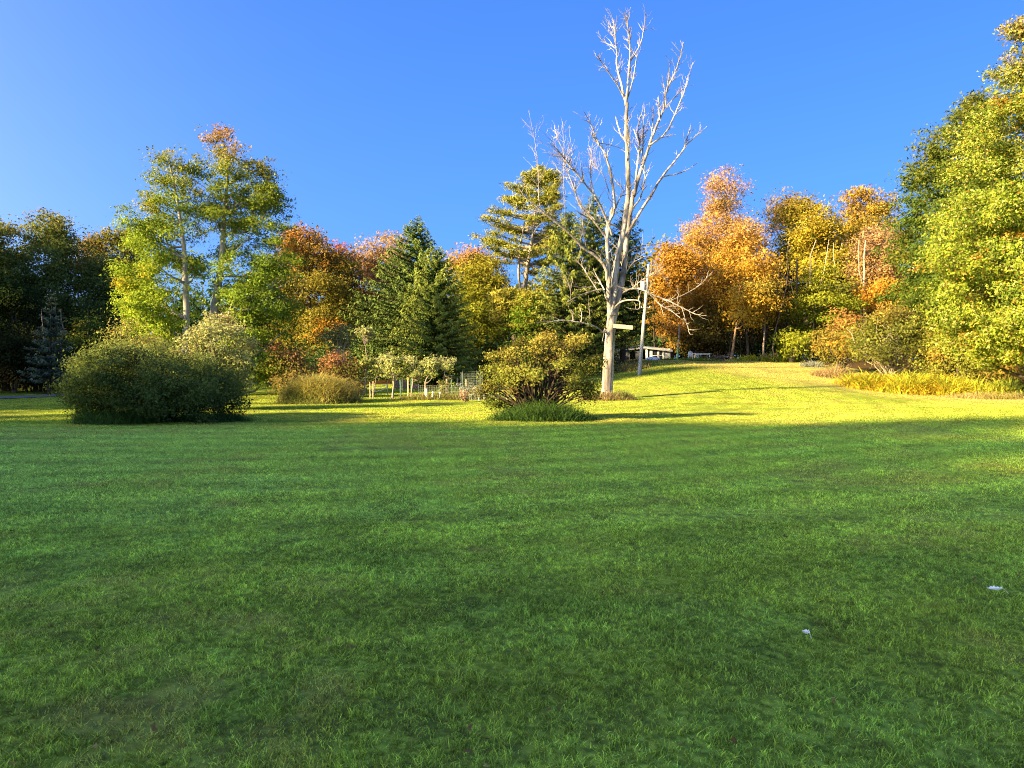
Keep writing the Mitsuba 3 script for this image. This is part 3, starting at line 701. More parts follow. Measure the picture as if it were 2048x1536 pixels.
def pine(name, label, Y, base_px, top_px, top_py, path, outline, col, tip, seed, bark):
    r = np.random.default_rng(seed + 900)
    k = thing(name, label, 'pine tree')
    base = ground_at(base_px, Y)
    z, xl, xr = envelope(outline, Y)
    P = spline([base - [0, 0, .1]] + [at(a, b, Y) for a, b in path], 24)
    nd, wd = MB(), MB()
    rad = np.linspace(0.34, 0.03, 24)
    v, f = tube(P, rad, 8); wd.add(v, f, bark_cols(v, bark, seed))
    for i in range(92):
        zz = z[0] + (z[-1] - z[0]) * ((i + r.random()) / 92) ** 0.9
        c = np.array([np.interp(zz, P[:, 2], P[:, 0]), Y, zz])
        a = r.random() * 6.28
        cx, hw = (np.interp(zz, z, xl) + np.interp(zz, z, xr)) / 2, (np.interp(zz, z, xr) - np.interp(zz, z, xl)) / 2
        lim = abs((cx + hw * math.copysign(1, math.cos(a))) - c[0])
        L = max(0.5, (abs(math.cos(a)) * lim + abs(math.sin(a)) * hw) * (0.6 + 0.45 * r.random()))
        d = np.array([math.cos(a), math.sin(a), 0]); s = np.linspace(0, 1, 7)
        B = c + d * (L * s)[:, None] + np.array([0, 0, 1.]) * (L * (0.06 * s + 0.10 * s ** 2) * r.normal(1, .8))[:, None]
        v, f = tube(B, np.linspace(0.02 + .012 * L, .01, 7), 4); wd.add(v, f, bark_cols(v, bark, i))
        for _ in range(int(4 + L * 4.5)):
            t = 1 - 0.62 * r.random() ** 1.1
            side = np.array([-d[1], d[0], 0]) * r.normal() * L * 0.20 * (1.15 - t)
            q0 = np.array([np.interp(t, s, B[:, ax]) for ax in range(3)]) + side + [0, 0, r.normal() * 0.10]
            m = 22
            D = unit(d * 0.6 + unit(side + 1e-6) * 0.3 + r.normal(size=(m, 3)) * [0.7, 0.7, 0.45] + np.array([0, 0, .35]))
            ln = 0.32 * (0.7 + 0.6 * r.random(m))
            X = q0 + r.normal(size=(m, 3)) * [.26, .26, .085] + D * (ln * .4)[:, None]
            N = unit(r.normal(size=(m, 3)) + d * .4 + np.array([0, 0, .2]))
            v, f = leaf_quads(X, N, D, ln, ln * .20)
            g = np.clip(0.5 + 0.35 * r.normal(size=m) + 0.3 * r.normal(), 0, 1)[:, None]
            nd.add(v, f, np.repeat((np.array(col) * (1 - g) + np.array(tip) * g) * (.75 + .5 * r.random(m))[:, None], 3, 0))
    if seed == 1:
        q = spline([at(1050, 600, Y), at(1038, 560, Y - .6), at(1040, 500, Y - .9), at(1050, 440, Y - .6)], 10); v, f = tube(q, np.linspace(.17, .05, 10), 6); wd.add(v, f, bark_cols(v, bark, 5))
        for i in range(26):
            zz = at(0, 640 - 170 * r.random(), Y)[2]; a = r.random() * 6.28; L = 1.2 + 2.2 * r.random()
            c = np.array([np.interp(zz, P[:, 2], P[:, 0]), Y, zz]); e = c + [L * math.cos(a), L * math.sin(a), L * (.05 + .5 * r.random())]
            q = spline([c, (c + e) / 2 + r.normal(size=3) * .12, e], 7); v, f = tube(q, np.linspace(.06, .012, 7), 4); wd.add(v, f, bark_cols(v, bark, i))
    part(k, 'needles', nd.shape('needle_mat')); part(k, 'trunk', wd.shape('bark_mat', smooth=True))
    TRI[k] = nd.tri() + wd.tri()


pine('pine_tree', 'white pine with golden tinged layered boughs and a pale bare lower trunk', 66, 1042, 1082, 338, [(1044, 660), (1047, 600), (1054, 540), (1062, 490), (1070, 430), (1080, 342)],
     [(338, 1072, 1092), (365, 1045, 1112), (400, 1012, 1122), (440, 985, 1132), (470, 972, 1140), (500, 960, 1140), (530, 990, 1125), (545, 1010, 1110)], (0.12, 0.145, 0.026), (0.32, 0.30, 0.05), 1, (0.30, 0.26, 0.21))
pine('pine_tree', 'lower tier of pine boughs below the bare trunk of the layered pine', 64, 1030, 1030, 590, [(1030, 640), (1030, 588)],
     [(585, 1015, 1045), (605, 975, 1070), (630, 985, 1085), (660, 1000, 1080)], (0.15, 0.16, 0.026), (0.42, 0.37, 0.06), 2, (0.30, 0.26, 0.21))
broadleaf('climbing_vine', 'bright green vine climbing the foot of the layered pine', 'vine', 62, 1048, [(600, 1040, 1055), (625, 1030, 1068), (670, 1022, 1072), (720, 1020, 1075)], [(0, (.10, .17, .02)), (1, (.13, .22, .02))], seed=25, cov=2.5, trunk_r=.05, n_limb=8)
spruce('spruce_tree', 'sunlit yellow green spruce filling the gap between the layered pine and the dead tree', 62, 1128, 1138, 425, 105, (0.07, 0.10, 0.024), (0.24, 0.27, 0.05), seed=6, low=.08, dens=1.5, power=.55)

# orange and yellow wood on the hill
broadleaf('maple_tree', 'tallest spired orange pink maple on the hill behind the utility pole', 'maple tree', 86, 1440, [(354, 1430, 1470), (385, 1405, 1482), (430, 1388, 1480), (468, 1362, 1515), (520, 1335, 1545), (580, 1325, 1550), (650, 1340, 1540)],
          [(0, (.26, .17, .04)), (.5, (.40, .24, .06)), (1, (.42, .25, .10))], [(PINK, .25, True), (ORANGE, .2, True), ((.20, .17, .04), .16, True)], seed=30, cov=2.5, leafk=.0024, trunk_r=.3, n_limb=70, bark=PALEBARK, gap=.37)
broadleaf('maple_tree', 'golden orange maple at the crest of the lawn with two leaning pale stems', 'maple tree', 75, 1462, [(470, 1470, 1505), (505, 1432, 1540), (560, 1412, 1560), (610, 1420, 1562), (640, 1445, 1530)],
          [(0, (.46, .30, .035)), (.6, (.46, .28, .04)), (1, (.42, .25, .07))], [(YELLOW, .12, True), (ORANGE, .15, True), ((.26, .22, .04), .15, True)], seed=31, cov=2.8, gap=.4, trunk_r=.17, bark=(.24, .16, .10), trunk_path=[(1467, 690), (1474, 640), (1478, 600), (1480, 520)], n_limb=40)
broadleaf('maple_tree', 'rusty orange maple behind the top of the utility pole', 'maple tree', 80, 1345, [(498, 1315, 1352), (530, 1296, 1395), (590, 1290, 1410), (660, 1305, 1405), (690, 1320, 1390)], [(0, (.24, .14, .03)), (1, (.42, .23, .035))], [(GOLD, .2, True), (RUST, .25, True)], seed=32, trunk_r=.2, gap=.38)
broadleaf('forest_tree', 'shaded brownish tree below the rusty orange maple', 'tree', 78, 1390, [(600, 1370, 1420), (640, 1340, 1440), (700, 1345, 1435)], [(0, (.07, .06, .02)), (1, (.16, .13, .025))], [(GOLD, .15, True)], seed=33, trunk_r=.14, gap=.44, cov=2.2)
broadleaf('forest_tree', 'olive gold tree standing behind the bare twigged tree on the hill', 'tree', 92, 1592, [(400, 1565, 1612), (425, 1542, 1635), (500, 1530, 1645), (600, 1540, 1645)], [(0, OLIVE), (.7, (.22, .19, .03)), (1, (.28, .19, .03))], [(GOLD, .25, True), (OLIVE, .2, True)], seed=34, trunk_r=.25, gap=.38)
broadleaf('forest_tree', 'bright yellow tree on the hill with slender grey stems', 'tree', 84, 1640, [(425, 1605, 1650), (470, 1582, 1680), (540, 1572, 1692), (610, 1590, 1682)], [(0, (.27, .26, .03)), (1, (.36, .28, .03))], [(GOLD, .25, True), (OLIVE, .15, True)], seed=35, trunk_r=.2, cov=2.5, gap=.42, bark=PALEBARK, n_limb=45)
broadleaf('forest_tree', 'tall gold topped tree beside the dark green maple', 'tree', 90, 1735, [(384, 1702, 1752), (408, 1682, 1778), (470, 1672, 1788), (560, 1680, 1795), (640, 1690, 1785)], [(0, OLIVE), (.7, (.27, .2, .04)), (1, (.36, .23, .03))], [(GOLD, .3, True), (PINK, .12, True)], seed=36, trunk_r=.25, gap=.38)
broadleaf('forest_tree', 'thin pinkish tan tree with visible pale branches next to the dark green maple', 'tree', 80, 1752, [(462, 1735, 1785), (500, 1702, 1802), (560, 1690, 1805), (620, 1705, 1800)], [(0, (.32, .19, .06)), (1, (.38, .25, .13))], [(ORANGE, .25, True)], seed=37, cov=1.9, leafk=.0030, trunk_r=.2, bark=PALEBARK, n_limb=90, gap=.36)
broadleaf('understory_tree', 'lime yellow young tree in layered sprays at the edge of the hill wood', 'tree', 76, 1668, [(535, 1625, 1665), (580, 1592, 1702), (630, 1565, 1705), (680, 1555, 1690)], [(0, (.15, .21, .02)), (1, (.29, .29, .03))], [(YELLOW, .15, True), (DKGREEN, .2, True)], seed=38, cov=2.0, gap=.46, lump=1.2, trunk_r=.12, flat=.35)
broadleaf('understory_tree', 'small orange tree low beside the dark green maple', 'tree', 76, 1770, [(570, 1740, 1795), (610, 1720, 1805), (650, 1735, 1800)], [(0, ORANGE), (1, (.42, .22, .03))], [(YELLOW, .2, True)], seed=39, cov=2.2, trunk_r=.1, gap=.42)
broadleaf('shrub', 'low lime green shrub where the hill lawn meets the wood', 'shrub', 72, 1583, [(668, 1568, 1600), (690, 1545, 1618), (712, 1552, 1610)], [(0, (.19, .22, .02)), (1, (.28, .30, .03))], seed=40, cov=2.6, stems=8, n_limb=14)
broadleaf('bare_tree', 'leafless twiggy tree top against the sky between the orange maple and the olive gold tree', 'bare tree', 90, 1530, [(400, 1515, 1545), (440, 1500, 1560), (500, 1490, 1570)], [(0, RUST), (1, RUST)], seed=41, cov=.12, n_limb=120, trunk_r=.14, bark=(.24, .2, .19), per=6)
bare_stems('slender_tree', 'dark slender stemmed tree in the shade under the hill wood', 1300, 1800, 78, 88, 34, 520, (0.10, 0.08, 0.065), 32, 'slender trunks under the hill wood', (.07, .2))
bare_stems('pale_tree', 'pale stemmed sunlit tree at the edge of the hill wood', 1505, 1765, 75.5, 78, 7, 480, (0.34, 0.28, 0.22), 35, 'pale trunks at the edge of the hill wood', (.07, .15))

# big maples at the right of the lawn
broadleaf('maple_tree', 'large dark green maple with a rounded crown beside the great yellow maple', 'maple tree', 54, 1895, [(205, 1920, 1965), (255, 1862, 1995), (310, 1828, 2010), (400, 1800, 2020), (500, 1788, 2020), (600, 1785, 2020), (660, 1800, 2010), (700, 1840, 1990)],
          [(0, (.11, .16, .025)), (.6, (.085, .135, .023)), (1, (.15, .165, .026))], [(OLIVE, .2, True), ((.25, .2, .03), .05, True)], seed=50, cov=4.0, gap=.24, shell=.42, trunk_r=.3, leafk=.0034)
broadleaf('maple_tree', 'great yellow maple with flecks of orange filling the edge of the photo', 'maple tree', 36, 2130, [(22, 2028, 2052), (80, 2002, 2090), (130, 1998, 2150), (200, 1958, 2220), (300, 1915, 2300), (420, 1885, 2350), (540, 1868, 2370), (640, 1885, 2340), (700, 1940, 2300), (730, 1985, 2250)],
          [(0, (.24, .29, .03)), (.5, (.22, .29, .034)), (.85, (.24, .26, .04)), (1, (.32, .25, .09))], [((.10, .16, .022), .38, True), (ORANGE, .07, True), ((.46, .42, .14), .14, False), (ORANGE, .05, False), ((.10, .14, .02), .12, False)], seed=51, cov=3.4, gap=.1, shell=.42, trunk_r=.4, leafk=.0035, clump=.012, jitter=.45)

# shrubs
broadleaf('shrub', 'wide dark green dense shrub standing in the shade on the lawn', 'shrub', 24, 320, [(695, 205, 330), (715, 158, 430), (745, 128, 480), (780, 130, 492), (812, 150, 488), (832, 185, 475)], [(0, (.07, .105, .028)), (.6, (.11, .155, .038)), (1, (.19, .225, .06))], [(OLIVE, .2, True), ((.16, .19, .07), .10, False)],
          seed=60, rb=.35, cov=3.8, gap=.15, shell=.42, stems=40, n_limb=90, leafk=.0030, clump=.013, lump=.7, bark=DARKBARK, deep=.85)
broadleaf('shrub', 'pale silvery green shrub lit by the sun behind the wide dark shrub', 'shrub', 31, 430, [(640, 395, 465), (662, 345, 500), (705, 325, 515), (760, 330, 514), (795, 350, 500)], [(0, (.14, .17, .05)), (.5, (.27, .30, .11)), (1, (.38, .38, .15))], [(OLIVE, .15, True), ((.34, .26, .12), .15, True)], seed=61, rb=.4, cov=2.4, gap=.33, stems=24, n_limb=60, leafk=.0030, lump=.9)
broadleaf('sapling', 'spindly pale leaved saplings rising behind the top of the wide dark shrub', 'sapling', 34, 275, [(655, 245, 280), (678, 205, 330), (700, 200, 360), (760, 220, 350)], [(0, GREEN), (.6, (.20, .22, .05)), (1, (.30, .26, .08))], [(ORANGE, .08, True)], seed=62, cov=.7, gap=.45, stems=14, n_limb=50)
broadleaf('flowering_shrub', 'large loose shrub of bronze and yellow green leaves on many dark stems', 'shrub', 25, 1072,
          [[(672, 1058, 1100), (685, 1022, 1130), (712, 990, 1170), (745, 985, 1180), (775, 1000, 1165)], [(695, 985, 1035), (720, 955, 1045), (760, 946, 1040), (790, 955, 1035), (812, 975, 1030)], [(680, 1100, 1180), (710, 1095, 1205), (735, 1110, 1205), (745, 1130, 1180)], [(726, 1165, 1205), (745, 1150, 1212), (778, 1150, 1208), (796, 1160, 1200)]],
          [(0, (.13, .17, .03)), (.5, (.22, .24, .045)), (1, (.34, .28, .06))], [((.24, .23, .03), .25, True), ((.27, .14, .05), .2, True), (DKGREEN, .18, True)], seed=63, rb=.27, cov=1.35, gap=.5, lump=.55, stems=34, n_limb=150, leafk=.0028, clump=.0105, bark=(.06, .045, .035), stem_r=.028,
          hollow=lambda P: (np.abs(P[:, 0] - ground_at(1080, 25)[0]) < 0.9) & (P[:, 2] < 1.35))
broadleaf('shrub', 'reddish bronze shrub with a red tip beside the garden', 'shrub', 44, 600, [(688, 562, 580), (705, 560, 620), (730, 538, 640), (760, 540, 650), (785, 560, 640)], [(0, (.14, .13, .03)), (.6, (.26, .19, .06)), (.9, (.30, .17, .07)), (1, (.42, .12, .07))], [(RUST, .15, True), (OLIVE, .25, True)], seed=64, cov=2.6, gap=.38, stems=16, n_limb=50, bark=(.16, .13, .10))
broadleaf('shrub', 'rust tinted shrub behind the weedy mound', 'shrub', 42, 690, [(718, 660, 710), (740, 650, 722), (775, 660, 718), (795, 675, 705)], [(0, (.12, .10, .03)), (1, (.32, .15, .07))], [(OLIVE, .2, True)], seed=65, cov=2.2, gap=.4, stems=10, n_limb=30)
broadleaf('sapling', 'slender pale sapling with thin upright stems behind the weedy mound', 'sapling', 46, 672, [(655, 660, 690), (690, 650, 705), (730, 650, 705), (770, 660, 700)], [(0, (.12, .14, .04)), (1, (.24, .24, .09))], seed=66, cov=1.3, gap=.42, stems=7, n_limb=40, bark=PALEBARK)
broadleaf('shrub', 'orange topped rounded shrub at the edge of the hill lawn', 'shrub', 60, 1680, [(640, 1662, 1705), (660, 1638, 1730), (705, 1632, 1735), (722, 1650, 1720)], [(0, (.17, .17, .03)), (.6, (.26, .19, .04)), (1, (.38, .19, .06))], [(OLIVE, .25, True), (ORANGE, .15, True)], seed=67, cov=3.4, shell=.42, stems=12, n_limb=40)
broadleaf('shrub', 'tall spreading shrub with bare pale stems showing behind the yellow ferns', 'shrub', 53, 1785, [(620, 1780, 1808), (640, 1735, 1840), (675, 1695, 1865), (700, 1690, 1868), (715, 1700, 1770)], [(0, (.20, .20, .045)), (.6, (.24, .26, .045)), (1, (.38, .25, .06))], [(RUST, .15, True), (GREEN, .2, True)], seed=68, cov=3.4, shell=.42, gap=.26, stems=26, n_limb=90, bark=(.38, .32, .25), stem_r=.05)
broadleaf('shrub', 'dense green yellow shrub under the great yellow maple, behind the ferns', 'shrub', 49.5, 1905, [(650, 1870, 1960), (680, 1842, 2000), (735, 1836, 2015), (762, 1850, 2005)], [(0, (.18, .19, .035)), (1, (.29, .31, .045))], [(YELLOW, .15, True), (RUST, .12, True)], seed=69, cov=3.4, shell=.42, stems=20, n_limb=50, gap=.22)
broadleaf('shrub', 'yellowing shrub at the foot of the great yellow maple', 'shrub', 46, 2030, [(640, 1995, 2080), (690, 1965, 2110), (755, 1968, 2110)], [(0, (.14, .11, .035)), (1, (.28, .23, .03))], [(ORANGE, .15, True)], seed=70, cov=3.4, shell=.42, stems=14, n_limb=60, gap=.24)

# orchard
for lab, Y, bp, tp, ol, sd, tr in [
        ('little fruit tree with a dark leaning trunk at the end of the garden', 42, 725, [(728, 785), (731, 760), (733, 715), (730, 690)], [(655, 715, 740), (690, 712, 748), (730, 710, 748), (755, 715, 745)], 1, .07),
        ('little forked fruit tree with pale twin stems behind the roped stakes', 44, 748, [(749, 775), (752, 758), (755, 730)], [(710, 748, 765), (730, 745, 770), (757, 745, 768)], 2, .05),
        ('fruit tree with a dark trunk and several spreading limbs beside the roped stakes', 41, 785, [(786, 785), (788, 764), (786, 735), (780, 712)], [(703, 765, 790), (720, 762, 806), (742, 765, 806), (756, 775, 800)], 3, .08),
        ('fruit tree with a leafy flat crown in the middle of the garden row', 41, 822, [(823, 790), (826, 762), (828, 740), (826, 715)], [(702, 815, 840), (715, 800, 848), (738, 802, 852), (752, 815, 850)], 4, .07),
        ('fruit tree with one long limb reaching up toward the dark spruce', 40, 849, [(851, 780), (852, 760), (866, 742), (880, 726)], [(700, 842, 862), (718, 850, 885), (740, 848, 890), (756, 850, 880)], 5, .07),
        ('slender upright fruit tree nearest the bronze shrub in the garden row', 42, 886, [(886, 772), (889, 748), (892, 715)], [(702, 886, 898), (715, 886, 912), (738, 884, 908), (750, 888, 902)], 6, .05)]:
    broadleaf('fruit_tree', lab, 'fruit tree', Y, bp, ol, [(0, (.20, .24, .06)), (1, (.36, .37, .16))], [(YELLOW, .1, True)], seed=80 + sd, cov=1.15, gap=.40, lump=.9, rb=.42, trunk_r=tr, trunk_path=tp, n_limb=40, bark=(.26, .215, .18), leafk=.0030, clump=.007)


# ------------------------------------------------------------------ ferns, weeds and tall grass
def strips(mb, B, D, H, W, droop, col0, col1, r, seg=3):
    """Arching blades: bases B, lean directions D, heights H, widths W."""
    n = len(B)
    S = np.stack([-D[:, 1], D[:, 0], D[:, 0] * 0], -1); a = r.normal(size=(n, 3)) * .5; a[:, 2] = 0; S = unit(S + a)
    rows = []
    for k in range(seg + 1):
        t = k / seg
        c = B + D * (H * droop * t ** 1.7)[:, None] + np.array([0, 0, 1.]) * (H * (t - 0.42 * droop * t ** 2.6))[:, None]
        w = (W * (0.55 + 0.9 * t - 1.35 * t * t))[:, None] * .5
        rows += [c - S * w, c + S * w]
    v = np.stack(rows, 1).reshape(-1, 3); m = 2 * (seg + 1)
    f = np.array([q for k in range(seg) for q in ([2 * k, 2 * k + 1, 2 * k + 3], [2 * k, 2 * k + 3, 2 * k + 2])])
    F = (np.arange(n)[:, None, None] * m + f[None]).reshape(-1, 3)
    t = np.tile(np.repeat(np.linspace(0, 1, seg + 1), 2), n)[:, None]
    c0, c1 = np.repeat(col0, m, 0), np.repeat(col1, m, 0)
    mb.add(v, F, c0 * (1 - t) + c1 * t)


def clump_bed(name, label, cat, Y, px, rx_px, ry, n, h, w, cols, seed, kind='stuff', droop=.6, mound=0.0, keep=None, tips=1.25):
    r = np.random.default_rng(seed + 300)
    c = ground_at(px, Y); rx = rx_px / FOC * Y
    a, q = r.random(n) * 6.283, r.random(n) ** .5
    q = q * (.72 + .45 * r.random(n) ** 1.5)
    x, y = c[0] + rx * q * np.cos(a), Y + ry * q * np.sin(a)
    if keep is not None:
        k = keep(x, y); x, y, q = x[k], y[k], q[k]
    n = len(x)
    z = terrain(x, y) + mound * np.maximum(-.02, 1 - q ** 2) * .8 - .02
    D = unit(np.stack([r.normal(size=n), r.normal(size=n), np.zeros(n)], -1) + np.stack([(x - c[0]) / rx, (y - Y) / ry, 0 * x], -1) * .5)
    D[:, 2] = 0; D = unit(D)
    nn = meshkit.fbm(np.stack([x, y, 0 * x], -1) / .9, 2, seed)
    H = h * (.3 + 1.0 * r.random(n) ** 1.3) * (.35 + 1.3 * nn) * (1 - .45 * q ** 3)
    t = np.clip(nn * 1.6 - .3 + .25 * r.normal(size=n), 0, 1)
    col = ramp(t, [(i / (len(cols) - 1), cc) for i, cc in enumerate(cols)]) * (.7 + .6 * r.random(n))[:, None]
    mb = MB(); strips(mb, np.stack([x, y, z], -1), D, H, w * (.6 + .8 * r.random(n)), droop * (.5 + .9 * r.random(n)), col * .75, np.clip(col * tips, 0, .8), r)
    if mound:
        g = np.linspace(-1, 1, 15); X, Z = np.meshgrid(g, g); qq = np.hypot(X, Z)
        gx, gy = c[0] + rx * .97 * X, Y + ry * .97 * Z
        gz = terrain(gx, gy) + mound * np.maximum(-.2, 1 - qq ** 2) * .78 - .03
        i, j = np.meshgrid(np.arange(14), np.arange(14), indexing='ij')
        mb.add(np.stack([gx, gy, gz], -1).reshape(-1, 3), np.stack([i * 15 + j, i * 15 + j + 1, (i + 1) * 15 + j + 1, (i + 1) * 15 + j], -1).reshape(-1, 4), np.array(cols[0]) * .5)
    k = thing(name, label, cat, kind=kind)
    scene[k] = mb.shape('leaf_mat'); TRI[k] = mb.tri()


FERN = [(.30, .22, .03), (.52, .36, .03), (.58, .46, .035), (.48, .46, .04), (.30, .34, .035)]
clump_bed('fern_bed', 'bright yellow bed of ferns along the lawn below the bare stemmed shrub', 'ferns', 47.5, 1815, 118, 5.0, 8500, 1.15, .075, FERN, 1, droop=1.0, keep=lambda x, y: y > 42.4 + .15 * np.maximum(0, 24 - x))
clump_bed('fern_bed', 'yellow green ferns at the foot of the great yellow maple', 'ferns', 45, 1945, 95, 3.0, 3400, .9, .085, [(.16, .2, .03), (.36, .36, .035), (.50, .44, .04), (.2, .26, .03)], 2)
clump_bed('fern_bed', 'dark green ferns at the edge of the photo below the great yellow maple', 'ferns', 43.5, 2045, 60, 2.2, 1200, 1.1, .085, [(.05, .09, .02), (.10, .16, .03), (.2, .24, .03)], 3)
clump_bed('fern_bed', 'low strip of yellow green ferns along the crest of the hill', 'ferns', 73.5, 1535, 75, 1.6, 1300, .75, .12, [(.26, .30, .03), (.42, .42, .04), (.45, .38, .04)], 4)
clump_bed('weeds', 'tall dry brown weeds beside the yellow ferns under the orange topped shrub', 'weeds', 56, 1668, 42, 2.0, 1500, .8, .05, [(.28, .2, .1), (.36, .24, .12), (.30, .26, .1)], 5)
clump_bed('weeds', 'pale straw grass on the bank between ferns and mown lawn', 'weeds', 41.5, 1985, 100, 1.5, 2600, .42, .03, [(.34, .27, .11), (.42, .33, .14), (.28, .27, .07)], 6)
clump_bed('weeds', 'grey silver weeds at the crest of the hill beside the orange topped shrub', 'weeds', 66, 1622, 22, 1.2, 500, .7, .06, [(.25, .27, .2), (.36, .37, .29)], 7)
clump_bed('weeds', 'pinkish dry weeds around the foot of the dead tree', 'weeds', 39.2, 1215, 55, 1.0, 2200, .55, .035, [(.22, .2, .06), (.36, .25, .14), (.30, .27, .10)], 8)
clump_bed('tall_grass', 'dark tuft of long grass just beside the foot of the dead tree', 'grass tuft', 39.3, 1242, 22, .6, 900, .6, .03, [(.08, .13, .03), (.2, .2, .07)], 9)
clump_bed('tall_grass', 'dark skirt of long grass round the stems of the bronze shrub', 'grass tuft', 24.6, 1088, 105, 1.0, 6500, .62, .022, [(.055, .11, .03), (.10, .19, .045), (.075, .14, .03)], 10)
clump_bed('tall_grass', 'long green grass spilling from under the wide dark shrub', 'grass tuft', 23.2, 235, 88, .9, 4500, .62, .022, [(.06, .14, .04), (.12, .24, .07), (.08, .17, .04)], 11)
clump_bed('tall_grass', 'long grass under the shaded end of the wide dark shrub', 'grass tuft', 24.2, 415, 85, .8, 3000, .42, .022, [(.05, .11, .03), (.09, .17, .04)], 12)
clump_bed('weedy_mound', 'mound overgrown with long drooping grass in front of the reddish bronze shrub', 'mound', 37.5, 640, 85, 2.0, 6500, .75, .03, [(.18, .22, .05), (.34, .33, .08), (.48, .38, .11), (.26, .27, .08)], 13, mound=1.05, droop=1.0)
clump_bed('weeds', 'weedy edge of the fenced garden', 'weeds', 39.6, 880, 110, .5, 2200, .42, .035, [(.16, .2, .04), (.34, .27, .12), (.2, .26, .05)], 14)
clump_bed('weeds', 'rough dry grass bank in front of the low grey shed', 'weeds', 63, 1252, 55, 2.6, 2400, .6, .06, [(.2, .2, .05), (.38, .30, .12), (.25, .27, .06)], 15)
clump_bed('tall_grass', 'long grass along the crest of the hill before the white chair', 'grass tuft', 71, 1375, 70, 1.2, 1500, .42, .05, [(.10, .18, .03), (.22, .28, .04)], 16)


# ------------------------------------------------------------------ the garden fence, the stakes and what stands round them
WOODC, GREENC, WHITEC = (.46, .36, .22), (.07, .16, .12), (.62, .60, .56)


def stake(name, label, px, py0, py1, Y, r, col, group=None, tilt=0.0, cap=True):
    p1, p0 = at(px + tilt, py0, Y), at(px, py1, Y)
    p0[2] = float(terrain(p0[0], Y)) - .1
    P = np.linspace(p0, p1, 7) + np.append([[0, 0, 0]], np.cumsum(np.random.default_rng(int(px * 7)).normal(size=(6, 3)) * [.006, .006, 0], 0), 0)
    mb = MB(); v, f = tube(P, np.linspace(r * 1.08, r * .92, 7), 7); mb.add(v, f, bark_cols(v, col, int(px), 6))
    k = thing(name, label, 'fence post', group)
    scene[k] = mb.shape('paint_mat'); return p1


X6 = lambda x: 680 + x / 6.206
Y6 = lambda y: 680 + y / 6.206
stake('wooden_stake', 'thin wooden stake holding the ropes, next to the dark leaning fruit tree', X6(374), Y6(520), Y6(725), 41, .024, WOODC)
stake('wooden_stake', 'thin wooden stake holding the ropes, second from the dark leaning fruit tree', X6(412), Y6(510), Y6(745), 40.5, .024, WOODC)
stake('wooden_stake', 'thin wooden stake at the other end of the ropes', X6(590), Y6(505), Y6(690), 43, .024, WOODC)
stake('wooden_stake', 'yellow wooden stake behind the green post in the garden row', X6(773), Y6(470), Y6(625), 47, .05, (.55, .42, .18))
stake('wooden_stake', 'tall yellow wooden stake before the log pile', X6(846), Y6(465), Y6(740), 41, .05, (.55, .40, .16))
stake('wooden_stake', 'stout tan stake standing in the grass behind the garden', X6(1330), Y6(483), Y6(640), 46, .06, (.50, .36, .22))
stake('wooden_stake', 'bent tan stake beyond the stout one, before the dark spruce', X6(1456), Y6(468), Y6(580), 50, .05, WOODC)
stake('wooden_stake', 'thin tan stake behind the wire cage', X6(1564), Y6(488), Y6(640), 47, .045, WOODC)
stake('metal_post', 'green metal post with the yellow stake behind it', X6(752), Y6(475), Y6(700), 42, .032, GREENC)
stake('metal_post', 'green metal post beside the flat crowned fruit tree', X6(882), Y6(468), Y6(730), 41, .032, GREENC)
stake('metal_post', 'tall green metal post near the wire cage', X6(1388), Y6(474), Y6(735), 41, .036, (.05, .15, .13))
for i, (x, a, b) in enumerate([(1066, 605, 745), (1150, 640, 772), (1241, 645, 772)]):
    stake('white_post', 'short white post along the front of the garden, ' + ('nearest the long limbed fruit tree', 'the middle one of three', 'nearest the wire cage')[i], X6(x), Y6(a), Y6(b), 39.5, .045, WHITEC)
for i, x in enumerate([1720, 1790, 1862, 1935, 2010, 2080]):
    stake('white_post', 'short pale picket in the wire fence beside the bronze shrub', X6(x), Y6(715), Y6(795), 38.5, .025, (.50, .43, .30), 'short pickets beside the bronze shrub')


def rope(name, label, a, b, Ya, Yb, sag, r, col, cat='rope'):
    p, q = at(*a, Ya), at(*b, Yb)
    t = np.linspace(0, 1, 24)[:, None]
    P = p + (q - p) * t - np.array([0, 0, sag]) * (4 * t * (1 - t))
    mb = MB(); mb.add(*tube(P, r, 6), col); k = thing(name, label, cat); scene[k] = mb.shape('paint_mat')


rope('white_rope', 'upper white rope sagging between the thin wooden stakes', (X6(345), Y6(550)), (X6(592), Y6(550)), 41, 43, .12, .022, (.66, .66, .50))
rope('white_rope', 'lower white rope drooping between the thin wooden stakes', (X6(345), Y6(597)), (X6(590), Y6(573)), 41, 43, .22, .022, (.66, .66, .50))
rope('red_cord', 'reddish cord running from the red cart to the fruit tree', (X6(105), Y6(580)), (X6(200), Y6(640)), 43, 43, .05, .03, (.45, .16, .10), 'cord')


